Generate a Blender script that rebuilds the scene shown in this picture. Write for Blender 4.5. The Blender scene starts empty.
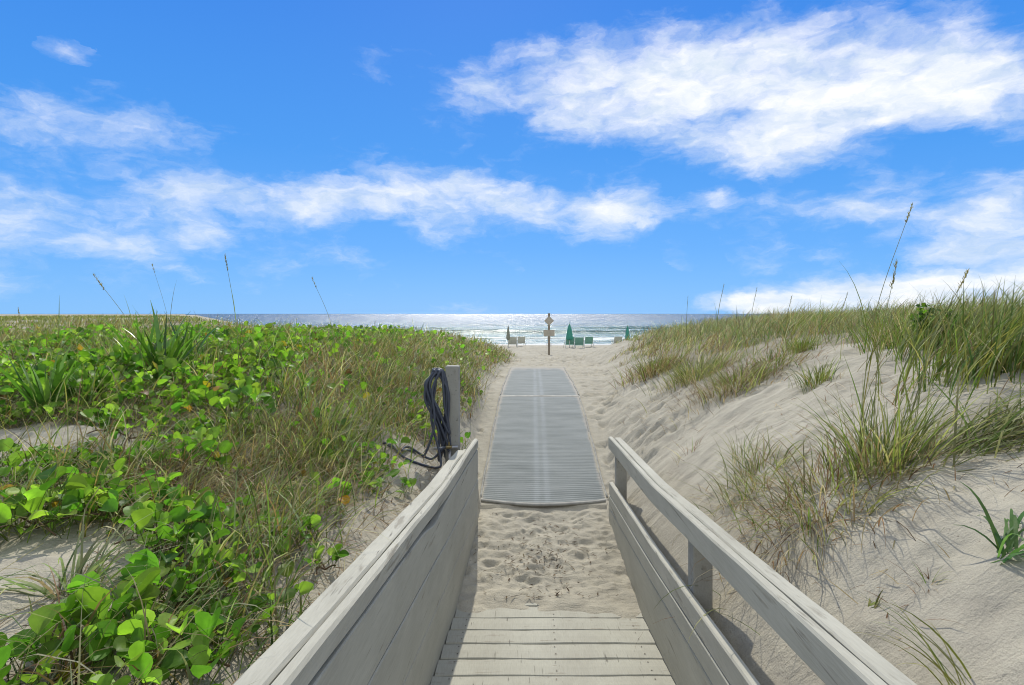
import bpy, bmesh, math, random
import numpy as np
from mathutils import Vector
random.seed(7)
R = np.random.default_rng(11)
scene = bpy.context.scene
COL = scene.collection
F, CX, HY = 580.0, 512.0, 313.6          # focal length and horizon measured off the photograph (pixels)
SH = 0.0362                              # the ramp runs a touch to the right of the view axis

# ------------------------------------------------------------------ noise
def _hash(ix, iy, seed):
    h = (ix.astype(np.int64) * 374761393 + iy.astype(np.int64) * 668265263 + seed * 974634777) & 0xFFFFFFFF
    h = ((h ^ (h >> 13)) * 1274126177) & 0xFFFFFFFF
    h = h ^ (h >> 16)
    return (h & 0xFFFFFF) / float(0xFFFFFF)

def vnoise(x, y, seed=0):
    x = np.asarray(x, float); y = np.asarray(y, float)
    ix, iy = np.floor(x), np.floor(y)
    fx, fy = x - ix, y - iy
    fx = fx * fx * (3 - 2 * fx); fy = fy * fy * (3 - 2 * fy)
    a = _hash(ix, iy, seed); b = _hash(ix + 1, iy, seed); c = _hash(ix, iy + 1, seed); d = _hash(ix + 1, iy + 1, seed)
    return (a + (b - a) * fx) * (1 - fy) + (c + (d - c) * fx) * fy

def fbm(x, y, seed=0, octaves=4):
    t = 0; amp = .5; n = 0
    for k in range(octaves):
        t = t + amp * vnoise(np.asarray(x) * 2 ** k, np.asarray(y) * 2 ** k, seed + k * 17); n += amp; amp *= .5
    return t / n

def sstep(a, b, x):
    t = np.clip((x - a) / (b - a), 0, 1)
    return t * t * (3 - 2 * t)

# ------------------------------------------------------------------ the lie of the land
KH = 2.4 / 580
def deck_z(y): return -1.525 - .0948 * y - KH * y
def rail_z(y): return np.where(y < 3.4, -.66 - .0948 * y, -.982 - .048 * (y - 3.4)) - KH * y
PY = [5.3, 5.6, 6.5, 7.6, 8.8, 10, 13.2, 18, 27.6, 47, 64, 75, 120, 400]
PZ = [-1.765, -1.73, -1.56, -1.37, -1.215, -1.175, -1.175, -1.4, -1.9, -2.59, -3.15, -3.7, -6, -20]
def path_z(y):
    return (np.interp(y - .35, PY, PZ) + np.interp(y, PY, PZ) + np.interp(y + .35, PY, PZ)) / 3 - KH * y
def left_face(y): return -.537 + .0121 * y       # inner faces of the two ramp sides in s = x - SH*y
def right_face(y): return .729 - .0121 * y

def dune(s, y):
    s = np.asarray(s, float); y = np.asarray(y, float)
    p = path_z(y)
    n1 = fbm(s * .55 + 3, y * .55, 5) - .5
    n2 = fbm(s * 1.7, y * 1.7 + 9, 8) - .5
    n3 = fbm(s * .16 + 7, y * .22, 21, 3) - .5
    # right bank
    br = np.where(y < 5.45, np.interp(y, [0, 1.5, 2.55, 4, 5.1, 5.6], [-1.25, -1.36, -1.485, -1.61, -1.70, -1.745]) - KH * y, p)
    tr = np.interp(y, [0, 3, 6, 12, 20], [-.2, -.04, -.04, -.05, -.2]) - KH * y + n1 * .16 + n3 * .35
    u = np.maximum(0, s - .72 - np.interp(y, [5, 7, 14], [0, .15, 1.0]))
    L = np.interp(y, [3, 8, 14], [1.15, 1.75, 2.0])
    zr = br + (tr - br) * (1 - np.exp(-u / L)) + n2 * .07 * sstep(0, .8, u)
    # left bank
    bl = np.where(y < 5.45, np.interp(y, [0, 1.5, 3, 4.6, 5.2, 5.6], [-.86, -.97, -1.2, -1.34, -1.52, -1.73]) - KH * y, p)
    tl = np.interp(y, [0, 2, 4, 6, 8, 12, 20, 25], [-.88, -.83, -.70, -.43, -.43, -.48, -.56, -.6]) - KH * np.minimum(y, 24) + n1 * .2 + n3 * .3
    tl = tl - .16 * sstep(-4.5, -8, s) * (1 - sstep(9, 18, y)) + (.20 + .1 * n3) * sstep(-9, -14, s) * sstep(16, 22, y)
    u = np.maximum(0, -s - .64 - np.interp(y, [5, 7], [0, .06]))
    L = np.interp(y, [4, 10], [.8, 1.1])
    zl = bl + (tl - bl) * (1 - np.exp(-u / L)) + n2 * .08 * sstep(0, .6, u)
    z = np.where(s > .1, zr, zl)
    end = 1 - sstep(19, 27, y + 4 * n3 + 1.5 * n1 - sstep(6, 14, np.abs(s)) * 5 - 1.75 * np.maximum(0, -s - 14))
    z = p + (z - p) * end + n2 * .05 * sstep(14, 20, y)
    # the sand inside the ramp
    d = deck_z(y)
    ys_ = y + (.42 * (fbm(s * 2.3 + 3, s * 0 + 1, 33, 3) - .5) + .10 * (fbm(s * 9, y * 9, 34, 2) - .5)) * (1 - sstep(4.2, 4.8, y))
    zin = np.interp(ys_, [-1, 3.25, 3.62, 3.78, 4.1, 4.7, 5.3, 5.6], [-1.5, -1.895, -1.888, -1.868, -1.862, -1.825, -1.772, -1.735]) - KH * y
    zin = np.where(ys_ < 3.25, d - .06, zin)
    zin = zin + (fbm(s * 5, y * 5, 31) - .5) * .05 * sstep(3.3, 3.7, y) * (1 - sstep(5.1, 5.4, y))
    inside = (s > left_face(y) - .05) & (s < right_face(y) + .018) & (y < 5.35)
    z = np.where(inside, zin, z)
    front = (s > left_face(y) - .02) & (s < right_face(y) + .018) & (y >= 5.35) & (y < 7)
    return np.where(front, p, z)

DIPS = []
rd = random.Random(5)
for k in range(60): DIPS.append((rd.uniform(-.42, .62), rd.uniform(3.85, 5.25), rd.uniform(.03, .1), rd.uniform(.004, .018)))
for k in range(16): DIPS.append((rd.gauss(.08, .2), rd.uniform(3.9, 4.9), rd.uniform(.022, .05), rd.uniform(.012, .03)))
for k in range(330): DIPS.append((rd.uniform(.78, 1.75), 5.5 + 18 * rd.random() ** 1.4, rd.uniform(.06, .11), rd.uniform(.015, .045)))
for k in range(120): DIPS.append((rd.uniform(-1.0, -.6), 5.5 + 12 * rd.random(), rd.uniform(.05, .09), rd.uniform(.015, .04)))
for k in range(1000): DIPS.append((rd.uniform(-4, 6.5), 13.4 + 36 * rd.random() ** 1.3, rd.uniform(.09, .2), rd.uniform(.04, .1)))
for k in range(70): DIPS.append((rd.uniform(.95, 2.6), rd.uniform(1.2, 5.5), rd.uniform(.035, .1), rd.uniform(.008, .024)))

def spread(a, b, d): return list(np.linspace(a, b, max(2, int(round((b - a) / d)) + 1)))[:-1]
SS = []
for a, b, d in [(-400, -80, 40), (-80, -24, 5), (-24, -9, .8), (-9, -3.4, .2), (-3.4, -.75, .045), (-.75, .85, .0145), (.85, 3.4, .035), (3.4, 8, .12), (8, 24, .6), (24, 80, 5), (80, 400, 40)]:
    SS += spread(a, b, d)
SS = np.array(SS + [400.])
YY = []
for a, b, d in [(-12, -1, .8), (-1, .8, .1), (.8, 3.2, .035), (3.2, 5.5, .0145)]: YY += spread(a, b, d)
v = 5.5
while v < 66: YY.append(v); v += .0062 * v
YY += spread(66, 90, 3) + spread(90, 400, 40)
YY = np.array(YY + [400.])
gs, gy = np.meshgrid(SS, YY)
GZ = dune(gs, gy)
for (ds, dy_, r, dep) in DIPS:
    i0, i1 = np.searchsorted(SS, [ds - 3 * r, ds + 3 * r]); j0, j1 = np.searchsorted(YY, [dy_ - 3 * r, dy_ + 3 * r])
    if i1 <= i0 or j1 <= j0: continue
    a = rd.uniform(0, 3.14); ca, sa = math.cos(a), math.sin(a)
    xx = gs[j0:j1, i0:i1] - ds; yy = gy[j0:j1, i0:i1] - dy_
    q = np.sqrt(((xx * ca + yy * sa) / r) ** 2 + ((-xx * sa + yy * ca) / (r * .62)) ** 2)
    GZ[j0:j1, i0:i1] += (-dep * np.exp(-q ** 2.3) + dep * .4 * np.exp(-((q - 1.4) / .45) ** 2)) * (.5 + fbm(xx * 14 + ds * 50, yy * 14 + dy_ * 50, 66, 2))
# wind combed streaks and small lumps on the open sand
m_far = sstep(.72, 1.2, gs) + sstep(-.7, -1.1, gs)
GZ += (1 - m_far) * sstep(3.7, 4.0, gy) * (1 - sstep(5.2, 5.4, gy)) * ((fbm(gs * 9, gy * 12, 67, 3) - .5) * .05 + (fbm(gs * 26, gy * 26, 68, 2) - .5) * .014)
GZ += m_far * ((fbm(gs * 2.2 + gy * 1.2, gy * 5.5 - gs * 2, 61, 3) - .5) * .07 + (fbm(gs * 9, gy * 9, 62, 2) - .5) * .028) * (1 - sstep(20, 40, gy))
GZ += (fbm(gs * 1.5, gy * 1.1, 63, 4) - .5) * .24 * sstep(14, 19, gy) * (1 - sstep(50, 60, gy))
# under the mats the sand is pressed flat; a little drift lies over their edges
em = .045 * (fbm(gy * 2.3, gs * 0 + 3, 71, 3) - .42) + .02 * (fbm(gy * 9, gs * 0 + 1, 72, 2) - .5)
onmat = (gy > 5.42) & (gy < 13.25)
edge = np.minimum(gs + .5, .7 - gs)
GZ = np.where(onmat & (edge > 0), path_z(gy) - .03 + .055 * (1 - sstep(0, .05, edge - em)), GZ)
endm = (gy > 12.75) & (gy <= 13.6) & (edge > 0)
GZ = np.where(endm, np.maximum(GZ, path_z(gy) - .02 + .05 * sstep(12.9, 13.25, gy + .5 * (fbm(gs * 4, gy * 2, 77, 2) - .5))), GZ)

def ground_z(s, y):
    """height of the built ground sheet (bilinear)"""
    s = np.atleast_1d(np.asarray(s, float)); y = np.atleast_1d(np.asarray(y, float))
    i = np.clip(np.searchsorted(SS, s) - 1, 0, len(SS) - 2); j = np.clip(np.searchsorted(YY, y) - 1, 0, len(YY) - 2)
    fx = (s - SS[i]) / (SS[i + 1] - SS[i]); fy = (y - YY[j]) / (YY[j + 1] - YY[j])
    return (GZ[j, i] * (1 - fx) + GZ[j, i + 1] * fx) * (1 - fy) + (GZ[j + 1, i] * (1 - fx) + GZ[j + 1, i + 1] * fx) * fy

def gz(x, y): return ground_z(np.asarray(x) - SH * np.asarray(y), y)
def at(px, py, dmax=40.):
    """where a sight line meets the ground"""
    d = np.concatenate([np.arange(.6, 12, .01), np.arange(12, dmax, .05)])
    x = (px - CX) / F * d; z = -(py - HY) / F * d
    hit = np.nonzero(z <= gz(x, d))[0]
    k = hit[0] if len(hit) else len(d) - 1
    return np.array([x[k], d[k], gz(x[k], d[k])[0]])

# ------------------------------------------------------------------ object helpers
def raw_mesh(name, verts, faces, mat, parent=None, smooth=True, tint=None):
    """verts (N,3), faces (M,k) index array or list of arrays"""
    me = bpy.data.meshes.new(name)
    verts = np.asarray(verts, np.float32)
    fl = faces if isinstance(faces, list) else [faces]
    fl = [np.asarray(f, np.int32) for f in fl if len(f)]
    loops = np.concatenate([f.ravel() for f in fl])
    sizes = np.concatenate([np.full(len(f), f.shape[1], np.int32) for f in fl])
    starts = np.concatenate([[0], np.cumsum(sizes)[:-1]]).astype(np.int32)
    me.vertices.add(len(verts)); me.vertices.foreach_set('co', verts.ravel())
    me.loops.add(len(loops)); me.loops.foreach_set('vertex_index', loops)
    me.polygons.add(len(sizes)); me.polygons.foreach_set('loop_start', starts)
    try: me.polygons.foreach_set('loop_total', sizes)
    except Exception: pass
    me.polygons.foreach_set('use_smooth', np.full(len(sizes), smooth))
    if tint is not None:
        a = me.color_attributes.new('tint', 'FLOAT_COLOR', 'POINT')
        c = np.ones((len(verts), 4), np.float32); c[:, :3] = tint
        a.data.foreach_set('color', c.ravel())
    me.update(calc_edges=True); me.validate()
    me.materials.append(mat)
    o = bpy.data.objects.new(name, me); COL.objects.link(o)
    if parent is not None:
        o.parent = parent
        o.location = -parent.location      # vertices are written in world coordinates
    return o

def tag(o, label, cat=None, group=None, kind=None):
    o['label'] = label
    if cat: o['category'] = cat
    if group: o['group'] = group
    o['kind'] = kind or 'thing'
    return o
def empty(name, loc, label, cat, group=None):
    o = bpy.data.objects.new(name, None); COL.objects.link(o); o.location = Vector([float(q) for q in loc]); o.empty_display_size = .1
    return tag(o, label, cat, group)

M_NAIL = None
def add_nails(o, pts, axis, r=.0045):
    """small rusty nail heads let into a board: pts in world space, axis the outward normal"""
    me = o.data; bm = bmesh.new(); bm.from_mesh(me); me.materials.append(M_NAIL)
    n = Vector(axis).normalized(); u = n.orthogonal().normalized(); w = n.cross(u)
    for p in pts:
        p = Vector([float(q) for q in p])
        vs = [bm.verts.new(p + n * .0012 + (u * math.cos(k * .785) + w * math.sin(k * .785)) * r) for k in range(8)]
        f = bm.faces.new(vs); f.normal_update(); f.material_index = 1
        if f.normal.dot(n) < 0: f.normal_flip()
    bm.to_mesh(me); bm.free()
class MB:
    def __init__(s): s.v = []; s.f = []; s.n = 0
    def add(s, v, f):
        s.v.append(np.asarray(v, float)); s.f += [tuple(int(i) + s.n for i in q) for q in f]; s.n += len(v)
    def build(s, name, mat, parent=None, smooth=False):
        v = np.concatenate(s.v)
        by = {}
        for q in s.f: by.setdefault(len(q), []).append(q)
        return raw_mesh(name, v, [np.array(x) for x in by.values()], mat, parent, smooth)
    def sweep(s, sections, closed=True):
        """sections: list of (k,3) rings; capped ends"""
        k = len(sections[0]); v = np.concatenate(sections); f = []
        for i in range(len(sections) - 1):
            for j in range(k):
                a, b = i * k + j, i * k + (j + 1) % k
                f.append((a, b, b + k, a + k))
        f.append(tuple(range(k))[::-1]); f.append(tuple((len(sections) - 1) * k + j for j in range(k)))
        s.add(v, f)
    def tube(s, pts, r, k=8):
        pts = [np.asarray(p, float) for p in pts]; rs = r if hasattr(r, '__len__') else [r] * len(pts)
        secs = []; ref = np.array([0, 0, 1.])
        for i, p in enumerate(pts):
            t = pts[min(i + 1, len(pts) - 1)] - pts[max(i - 1, 0)]; t = t / (np.linalg.norm(t) + 1e-9)
            if i == 0:
                ref = np.array([0, 0, 1.]) if abs(t[2]) < .9 else np.array([1., 0, 0])
            a = ref - t * ref.dot(t); a /= np.linalg.norm(a) + 1e-9; ref = a; b = np.cross(t, a)
            secs.append(np.array([p + rs[i] * (a * math.cos(q) + b * math.sin(q)) for q in np.linspace(0, 2 * math.pi, k, endpoint=False)]))
        s.sweep(secs)
    def box(s, c, e, ch=.004, rz=0):
        """chamfered box: centre, full extents"""
        hx, hy, hz = [q / 2 for q in e]; secs = []
        for z, i in ((-hz, ch), (-hz + ch, 0), (hz - ch, 0), (hz, ch)):
            X, Y = hx - i, hy - i
            ring = [(-X, -Y + ch), (-X + ch, -Y), (X - ch, -Y), (X, -Y + ch), (X, Y - ch), (X - ch, Y), (-X + ch, Y), (-X, Y - ch)]
            secs.append(np.array([(c[0] + a * math.cos(rz) - b * math.sin(rz), c[1] + a * math.sin(rz) + b * math.cos(rz), c[2] + z) for a, b in ring]))
        s.sweep(secs)

def board(y0, y1, x_of, zb_of, zt_of, thick, ch=.004, jit=.0015, step=.06, seed=0, side=1):
    """a plank standing on edge along +y: x_of(y) is the face towards the ramp, the plank reaches thick beyond it on `side`"""
    m = MB(); secs = []
    ys = np.linspace(y0, y1, max(2, int((y1 - y0) / step)))
    rr = np.random.default_rng(seed)
    for i, y in enumerate(ys):
        xa = float(x_of(y)); xb = xa + side * thick
        zb, zt = float(zb_of(y)), float(zt_of(y))
        j = np.array([(vnoise(y * 4.0, q * 7.7 + seed, seed + 40 + q) - .5) * jit * 1.6 for q in range(8)]); ja = (vnoise(y * 3.1, seed * 1.7, seed) - .5) * jit * 3; jb = (vnoise(y * 2.3, seed * 2.7, seed + 3) - .5) * jit * 3
        e = ch if 0 < i < len(ys) - 1 else ch * 1.5
        ring = [(xa, zb + e + j[0] + jb), (xa + side * e, zb + j[1] + jb), (xb - side * e, zb + j[2]), (xb, zb + e), (xb, zt - e + j[4]), (xb - side * e + j[5], zt + j[5]), (xa + side * e, zt + j[6] + ja), (xa, zt - e + j[7] + ja)]
        secs.append(np.array([(a, y, b) for a, b in ring]))
    m.sweep(secs if side < 0 else [q[::-1] for q in secs])
    return m

# ------------------------------------------------------------------ materials
def mat(name):
    m = bpy.data.materials.new(name); m.use_nodes = True
    nt = m.node_tree; nt.nodes.clear()
    out = nt.nodes.new('ShaderNodeOutputMaterial')
    return m, nt, out
def nd(nt, typ, **kw):
    n = nt.nodes.new(typ)
    for k, v in kw.items():
        if k.startswith('i_'):
            key = k[2:]
            n.inputs[int(key) if key.isdigit() else key.replace('_', ' ')].default_value = v
        else: setattr(n, k, v)
    return n
def noise(nt, vec, scale, detail=4, rough=.55, dist=0):
    n = nd(nt, 'ShaderNodeTexNoise', i_Scale=scale, i_Detail=detail, i_Roughness=rough, i_Distortion=dist)
    if vec is not None: nt.links.new(vec, n.inputs['Vector'])
    return n
def ramp(nt, fac, stops):
    r = nd(nt, 'ShaderNodeValToRGB'); e = r.color_ramp.elements
    while len(e) < len(stops): e.new(.5)
    for q, (p, c) in zip(e, stops):
        q.position = p; q.color = c if len(c) == 4 else (*c, 1)
    nt.links.new(fac, r.inputs[0]); return r
def mixc(nt, fac, a, b, mode='MIX'):
    m = nd(nt, 'ShaderNodeMix', data_type='RGBA', blend_type=mode)
    for s, i in ((fac, 0), (a, 6), (b, 7)):
        if isinstance(s, (int, float)): m.inputs[i].default_value = s
        elif isinstance(s, tuple): m.inputs[i].default_value = (*s, 1) if len(s) == 3 else s
        else: nt.links.new(s, m.inputs[i])
    return m.outputs[2]
def mth(nt, op, a, b=None, clamp=False):
    m = nd(nt, 'ShaderNodeMath', operation=op, use_clamp=clamp)
    for s, i in ((a, 0), (b, 1)):
        if s is None: continue
        if isinstance(s, (int, float)): m.inputs[i].default_value = s
        else: nt.links.new(s, m.inputs[i])
    return m.outputs[0]
def mapped(nt, scale=(1, 1, 1), rot=(0, 0, 0), coord='Object'):
    tc = nd(nt, 'ShaderNodeTexCoord'); mp = nd(nt, 'ShaderNodeMapping'); mp.inputs['Scale'].default_value = scale; mp.inputs['Rotation'].default_value = rot
    nt.links.new(tc.outputs[coord], mp.inputs['Vector']); return mp.outputs[0]
def bump(nt, height, strength, dist, normal=None):
    b = nd(nt, 'ShaderNodeBump', i_Strength=strength, i_Distance=dist); nt.links.new(height, b.inputs['Height'])
    if normal is not None: nt.links.new(normal, b.inputs['Normal'])
    return b.outputs[0]
def principled(nt, out, color, rough=.7, normal=None, spec=.3, metallic=0):
    p = nd(nt, 'ShaderNodeBsdfPrincipled', i_Metallic=metallic); p.inputs['Specular IOR Level'].default_value = spec
    for s, k in ((color, 'Base Color'), (rough, 'Roughness'), (normal, 'Normal')):
        if s is None: continue
        if isinstance(s, (int, float)): p.inputs[k].default_value = s
        elif isinstance(s, tuple): p.inputs[k].default_value = (*s, 1)
        else: nt.links.new(s, p.inputs[k])
    if out is not None: nt.links.new(p.outputs[0], out.inputs[0])
    return p

def sand_material():
    m, nt, out = mat('sand')
    v = mapped(nt)
    big = noise(nt, v, .8, 4); mid = noise(nt, v, 7, 5); fine = noise(nt, v, 260, 2, .7); grit = noise(nt, v, 90, 3, .7)
    c = ramp(nt, big.outputs[0], [(.3, (.362, .333, .266)), (.7, (.447, .413, .331))]).outputs[0]
    c = mixc(nt, .55, c, ramp(nt, mid.outputs[0], [(.3, (.78, .77, .76)), (.7, (1.1, 1.1, 1.08))]).outputs[0], 'MULTIPLY')
    c = mixc(nt, .6, c, ramp(nt, fine.outputs[0], [(.25, (.62, .6, .58)), (.5, (1, 1, 1)), (.8, (1.2, 1.18, 1.14))]).outputs[0], 'MULTIPLY')
    # scattered dark bits of weed and shell
    vo = nd(nt, 'ShaderNodeTexVoronoi', i_Scale=34.); nt.links.new(v, vo.inputs['Vector'])
    sp = mth(nt, 'LESS_THAN', vo.outputs['Distance'], .12)
    sp = mth(nt, 'MULTIPLY', sp, mth(nt, 'GREATER_THAN', noise(nt, v, 3.1, 2).outputs[0], .56))
    c = mixc(nt, mth(nt, 'MULTIPLY', sp, .65), c, (.12, .095, .07))
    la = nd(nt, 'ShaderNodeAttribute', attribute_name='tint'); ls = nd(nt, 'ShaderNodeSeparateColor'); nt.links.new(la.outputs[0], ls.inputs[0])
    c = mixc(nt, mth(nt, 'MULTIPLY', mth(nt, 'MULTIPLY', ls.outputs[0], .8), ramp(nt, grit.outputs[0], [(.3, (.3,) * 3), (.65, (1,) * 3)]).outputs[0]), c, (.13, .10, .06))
    # wetter, darker sand at the water's edge
    sep = nd(nt, 'ShaderNodeSeparateXYZ'); nt.links.new(v, sep.inputs[0])
    wet = nd(nt, 'ShaderNodeMapRange'); wet.inputs['From Min'].default_value = -3.1; wet.inputs['From Max'].default_value = -3.33
    nt.links.new(mth(nt, 'ADD', sep.outputs[2], mth(nt, 'MULTIPLY', mth(nt, 'SUBTRACT', noise(nt, v, .25).outputs[0], .5), .12)), wet.inputs['Value'])
    c = mixc(nt, mth(nt, 'MULTIPLY', wet.outputs[0], .6), c, (.17, .15, .125))
    rough = mth(nt, 'SUBTRACT', .95, mth(nt, 'MULTIPLY', wet.outputs[0], .5))
    rip = noise(nt, mapped(nt, (5, 26, 8), (0, 0, .5)), 1, 4, .5, .8)
    n = bump(nt, rip.outputs[0], .35, .02)
    n = bump(nt, mid.outputs[0], .7, .025, n)
    n = bump(nt, grit.outputs[0], .75, .007, n)
    n = bump(nt, fine.outputs[0], .5, .0025, n)
    principled(nt, out, c, rough, n, .15)
    return m

def wood_material(name, light, dark, bare, peel=.5, scale=(34, 1.6, 34)):
    m, nt, out = mat(name)
    v = mapped(nt, scale); v2 = mapped(nt, (1, .35, 1))
    grain = noise(nt, v, 1, 6, .62, .6); blot = noise(nt, v2, 5, 5, .6); fine = noise(nt, mapped(nt, (160, 7, 160)), 1, 4, .7)
    c = ramp(nt, blot.outputs[0], [(.25, dark), (.62, light), (.8, tuple(min(1, q * 1.08) for q in light))]).outputs[0]
    c = mixc(nt, .5, c, ramp(nt, fine.outputs[0], [(.25, (.75, .74, .72)), (.6, (1.06, 1.06, 1.05))]).outputs[0], 'MULTIPLY')
    pm = mth(nt, 'ADD', mth(nt, 'MULTIPLY', grain.outputs[0], .6), mth(nt, 'MULTIPLY', noise(nt, v2, 9, 5, .65).outputs[0], .5))
    pe = nd(nt, 'ShaderNodeMapRange'); pe.inputs['From Min'].default_value = .68 - .12 * peel; pe.inputs['From Max'].default_value = .74 - .1 * peel
    nt.links.new(pm, pe.inputs['Value'])
    c = mixc(nt, pe.outputs[0], c, bare)
    st = noise(nt, mapped(nt, (50, .9, 50)), 1, 3, .5)
    stm = nd(nt, 'ShaderNodeMapRange'); stm.inputs['From Min'].default_value = .66; stm.inputs['From Max'].default_value = .74; nt.links.new(st.outputs[0], stm.inputs['Value'])
    c = mixc(nt, mth(nt, 'MULTIPLY', stm.outputs[0], .8), c, tuple(q * .3 for q in bare))
    n = bump(nt, grain.outputs[0], .35, .004)
    n = bump(nt, pe.outputs[0], .5, .0015, n); n = bump(nt, fine.outputs[0], .35, .0015, n)
    principled(nt, out, c, .78, n, .25)
    return m

def plant_material(name, rough=.5, trans=.35, spec=.35, glow=(1.2, 1.45, .62)):
    m, nt, out = mat(name)
    a = nd(nt, 'ShaderNodeAttribute', attribute_name='tint')
    v = mapped(nt)
    n1 = noise(nt, v, 30, 3, .6)
    c = mixc(nt, .6, a.outputs[0], ramp(nt, n1.outputs[0], [(.3, (.72, .74, .7)), (.7, (1.2, 1.18, 1.1))]).outputs[0], 'MULTIPLY')
    nb = bump(nt, noise(nt, v, 70, 2).outputs[0], .25, .004)
    p = principled(nt, None, c, rough, nb, spec)
    t = nd(nt, 'ShaderNodeBsdfTranslucent')
    tc = mixc(nt, 1, c, glow, 'MULTIPLY')
    nt.links.new(tc, t.inputs[0])
    mx = nd(nt, 'ShaderNodeMixShader', i_0=trans)
    nt.links.new(p.outputs[0], mx.inputs[1]); nt.links.new(t.outputs[0], mx.inputs[2]); nt.links.new(mx.outputs[0], out.inputs[0])
    return m

def plain(name, color, rough=.6, var=.2, scale=20, spec=.3, metallic=0, bs=.1):
    m, nt, out = mat(name)
    v = mapped(nt); n1 = noise(nt, v, scale, 4)
    c = mixc(nt, var * 2, color, ramp(nt, n1.outputs[0], [(.3, (.6, .6, .6)), (.7, (1.2, 1.2, 1.2))]).outputs[0], 'MULTIPLY')
    principled(nt, out, c, rough, bump(nt, n1.outputs[0], bs, .01), spec, metallic)
    return m

M_NAIL = plain('rusty_nail', (.07, .045, .03), .8, .2, 60)
M_SAND = sand_material()
M_RAIL = wood_material('painted_wood', (.425, .412, .342), (.345, .333, .273), (.265, .245, .195), .12)
M_TOP = wood_material('weathered_painted_wood', (.44, .425, .355), (.345, .33, .27), (.265, .245, .195), .45)
M_POSTW = wood_material('post_wood', (.33, .325, .29), (.25, .245, .215), (.2, .185, .15), .4, (34, 34, 1.6))
M_DECK = wood_material('deck_wood', (.385, .375, .31), (.32, .305, .25), (.27, .245, .195), .3, (1.6, 34, 34))
M_GRASS = plant_material('grass_blade', .6, .42, .2, (1.2, 1.32, .72))
M_DRY = plant_material('dry_blade', .75, .35, .12, (1.25, 1.12, .88))
M_LEAF = plant_material('vine_leaf', .5, .5, .22)
M_STEM = plain('vine_stem', (.13, .085, .045), .7)
M_TWIG = plain('dry_twig', (.12, .095, .07), .9)

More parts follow.
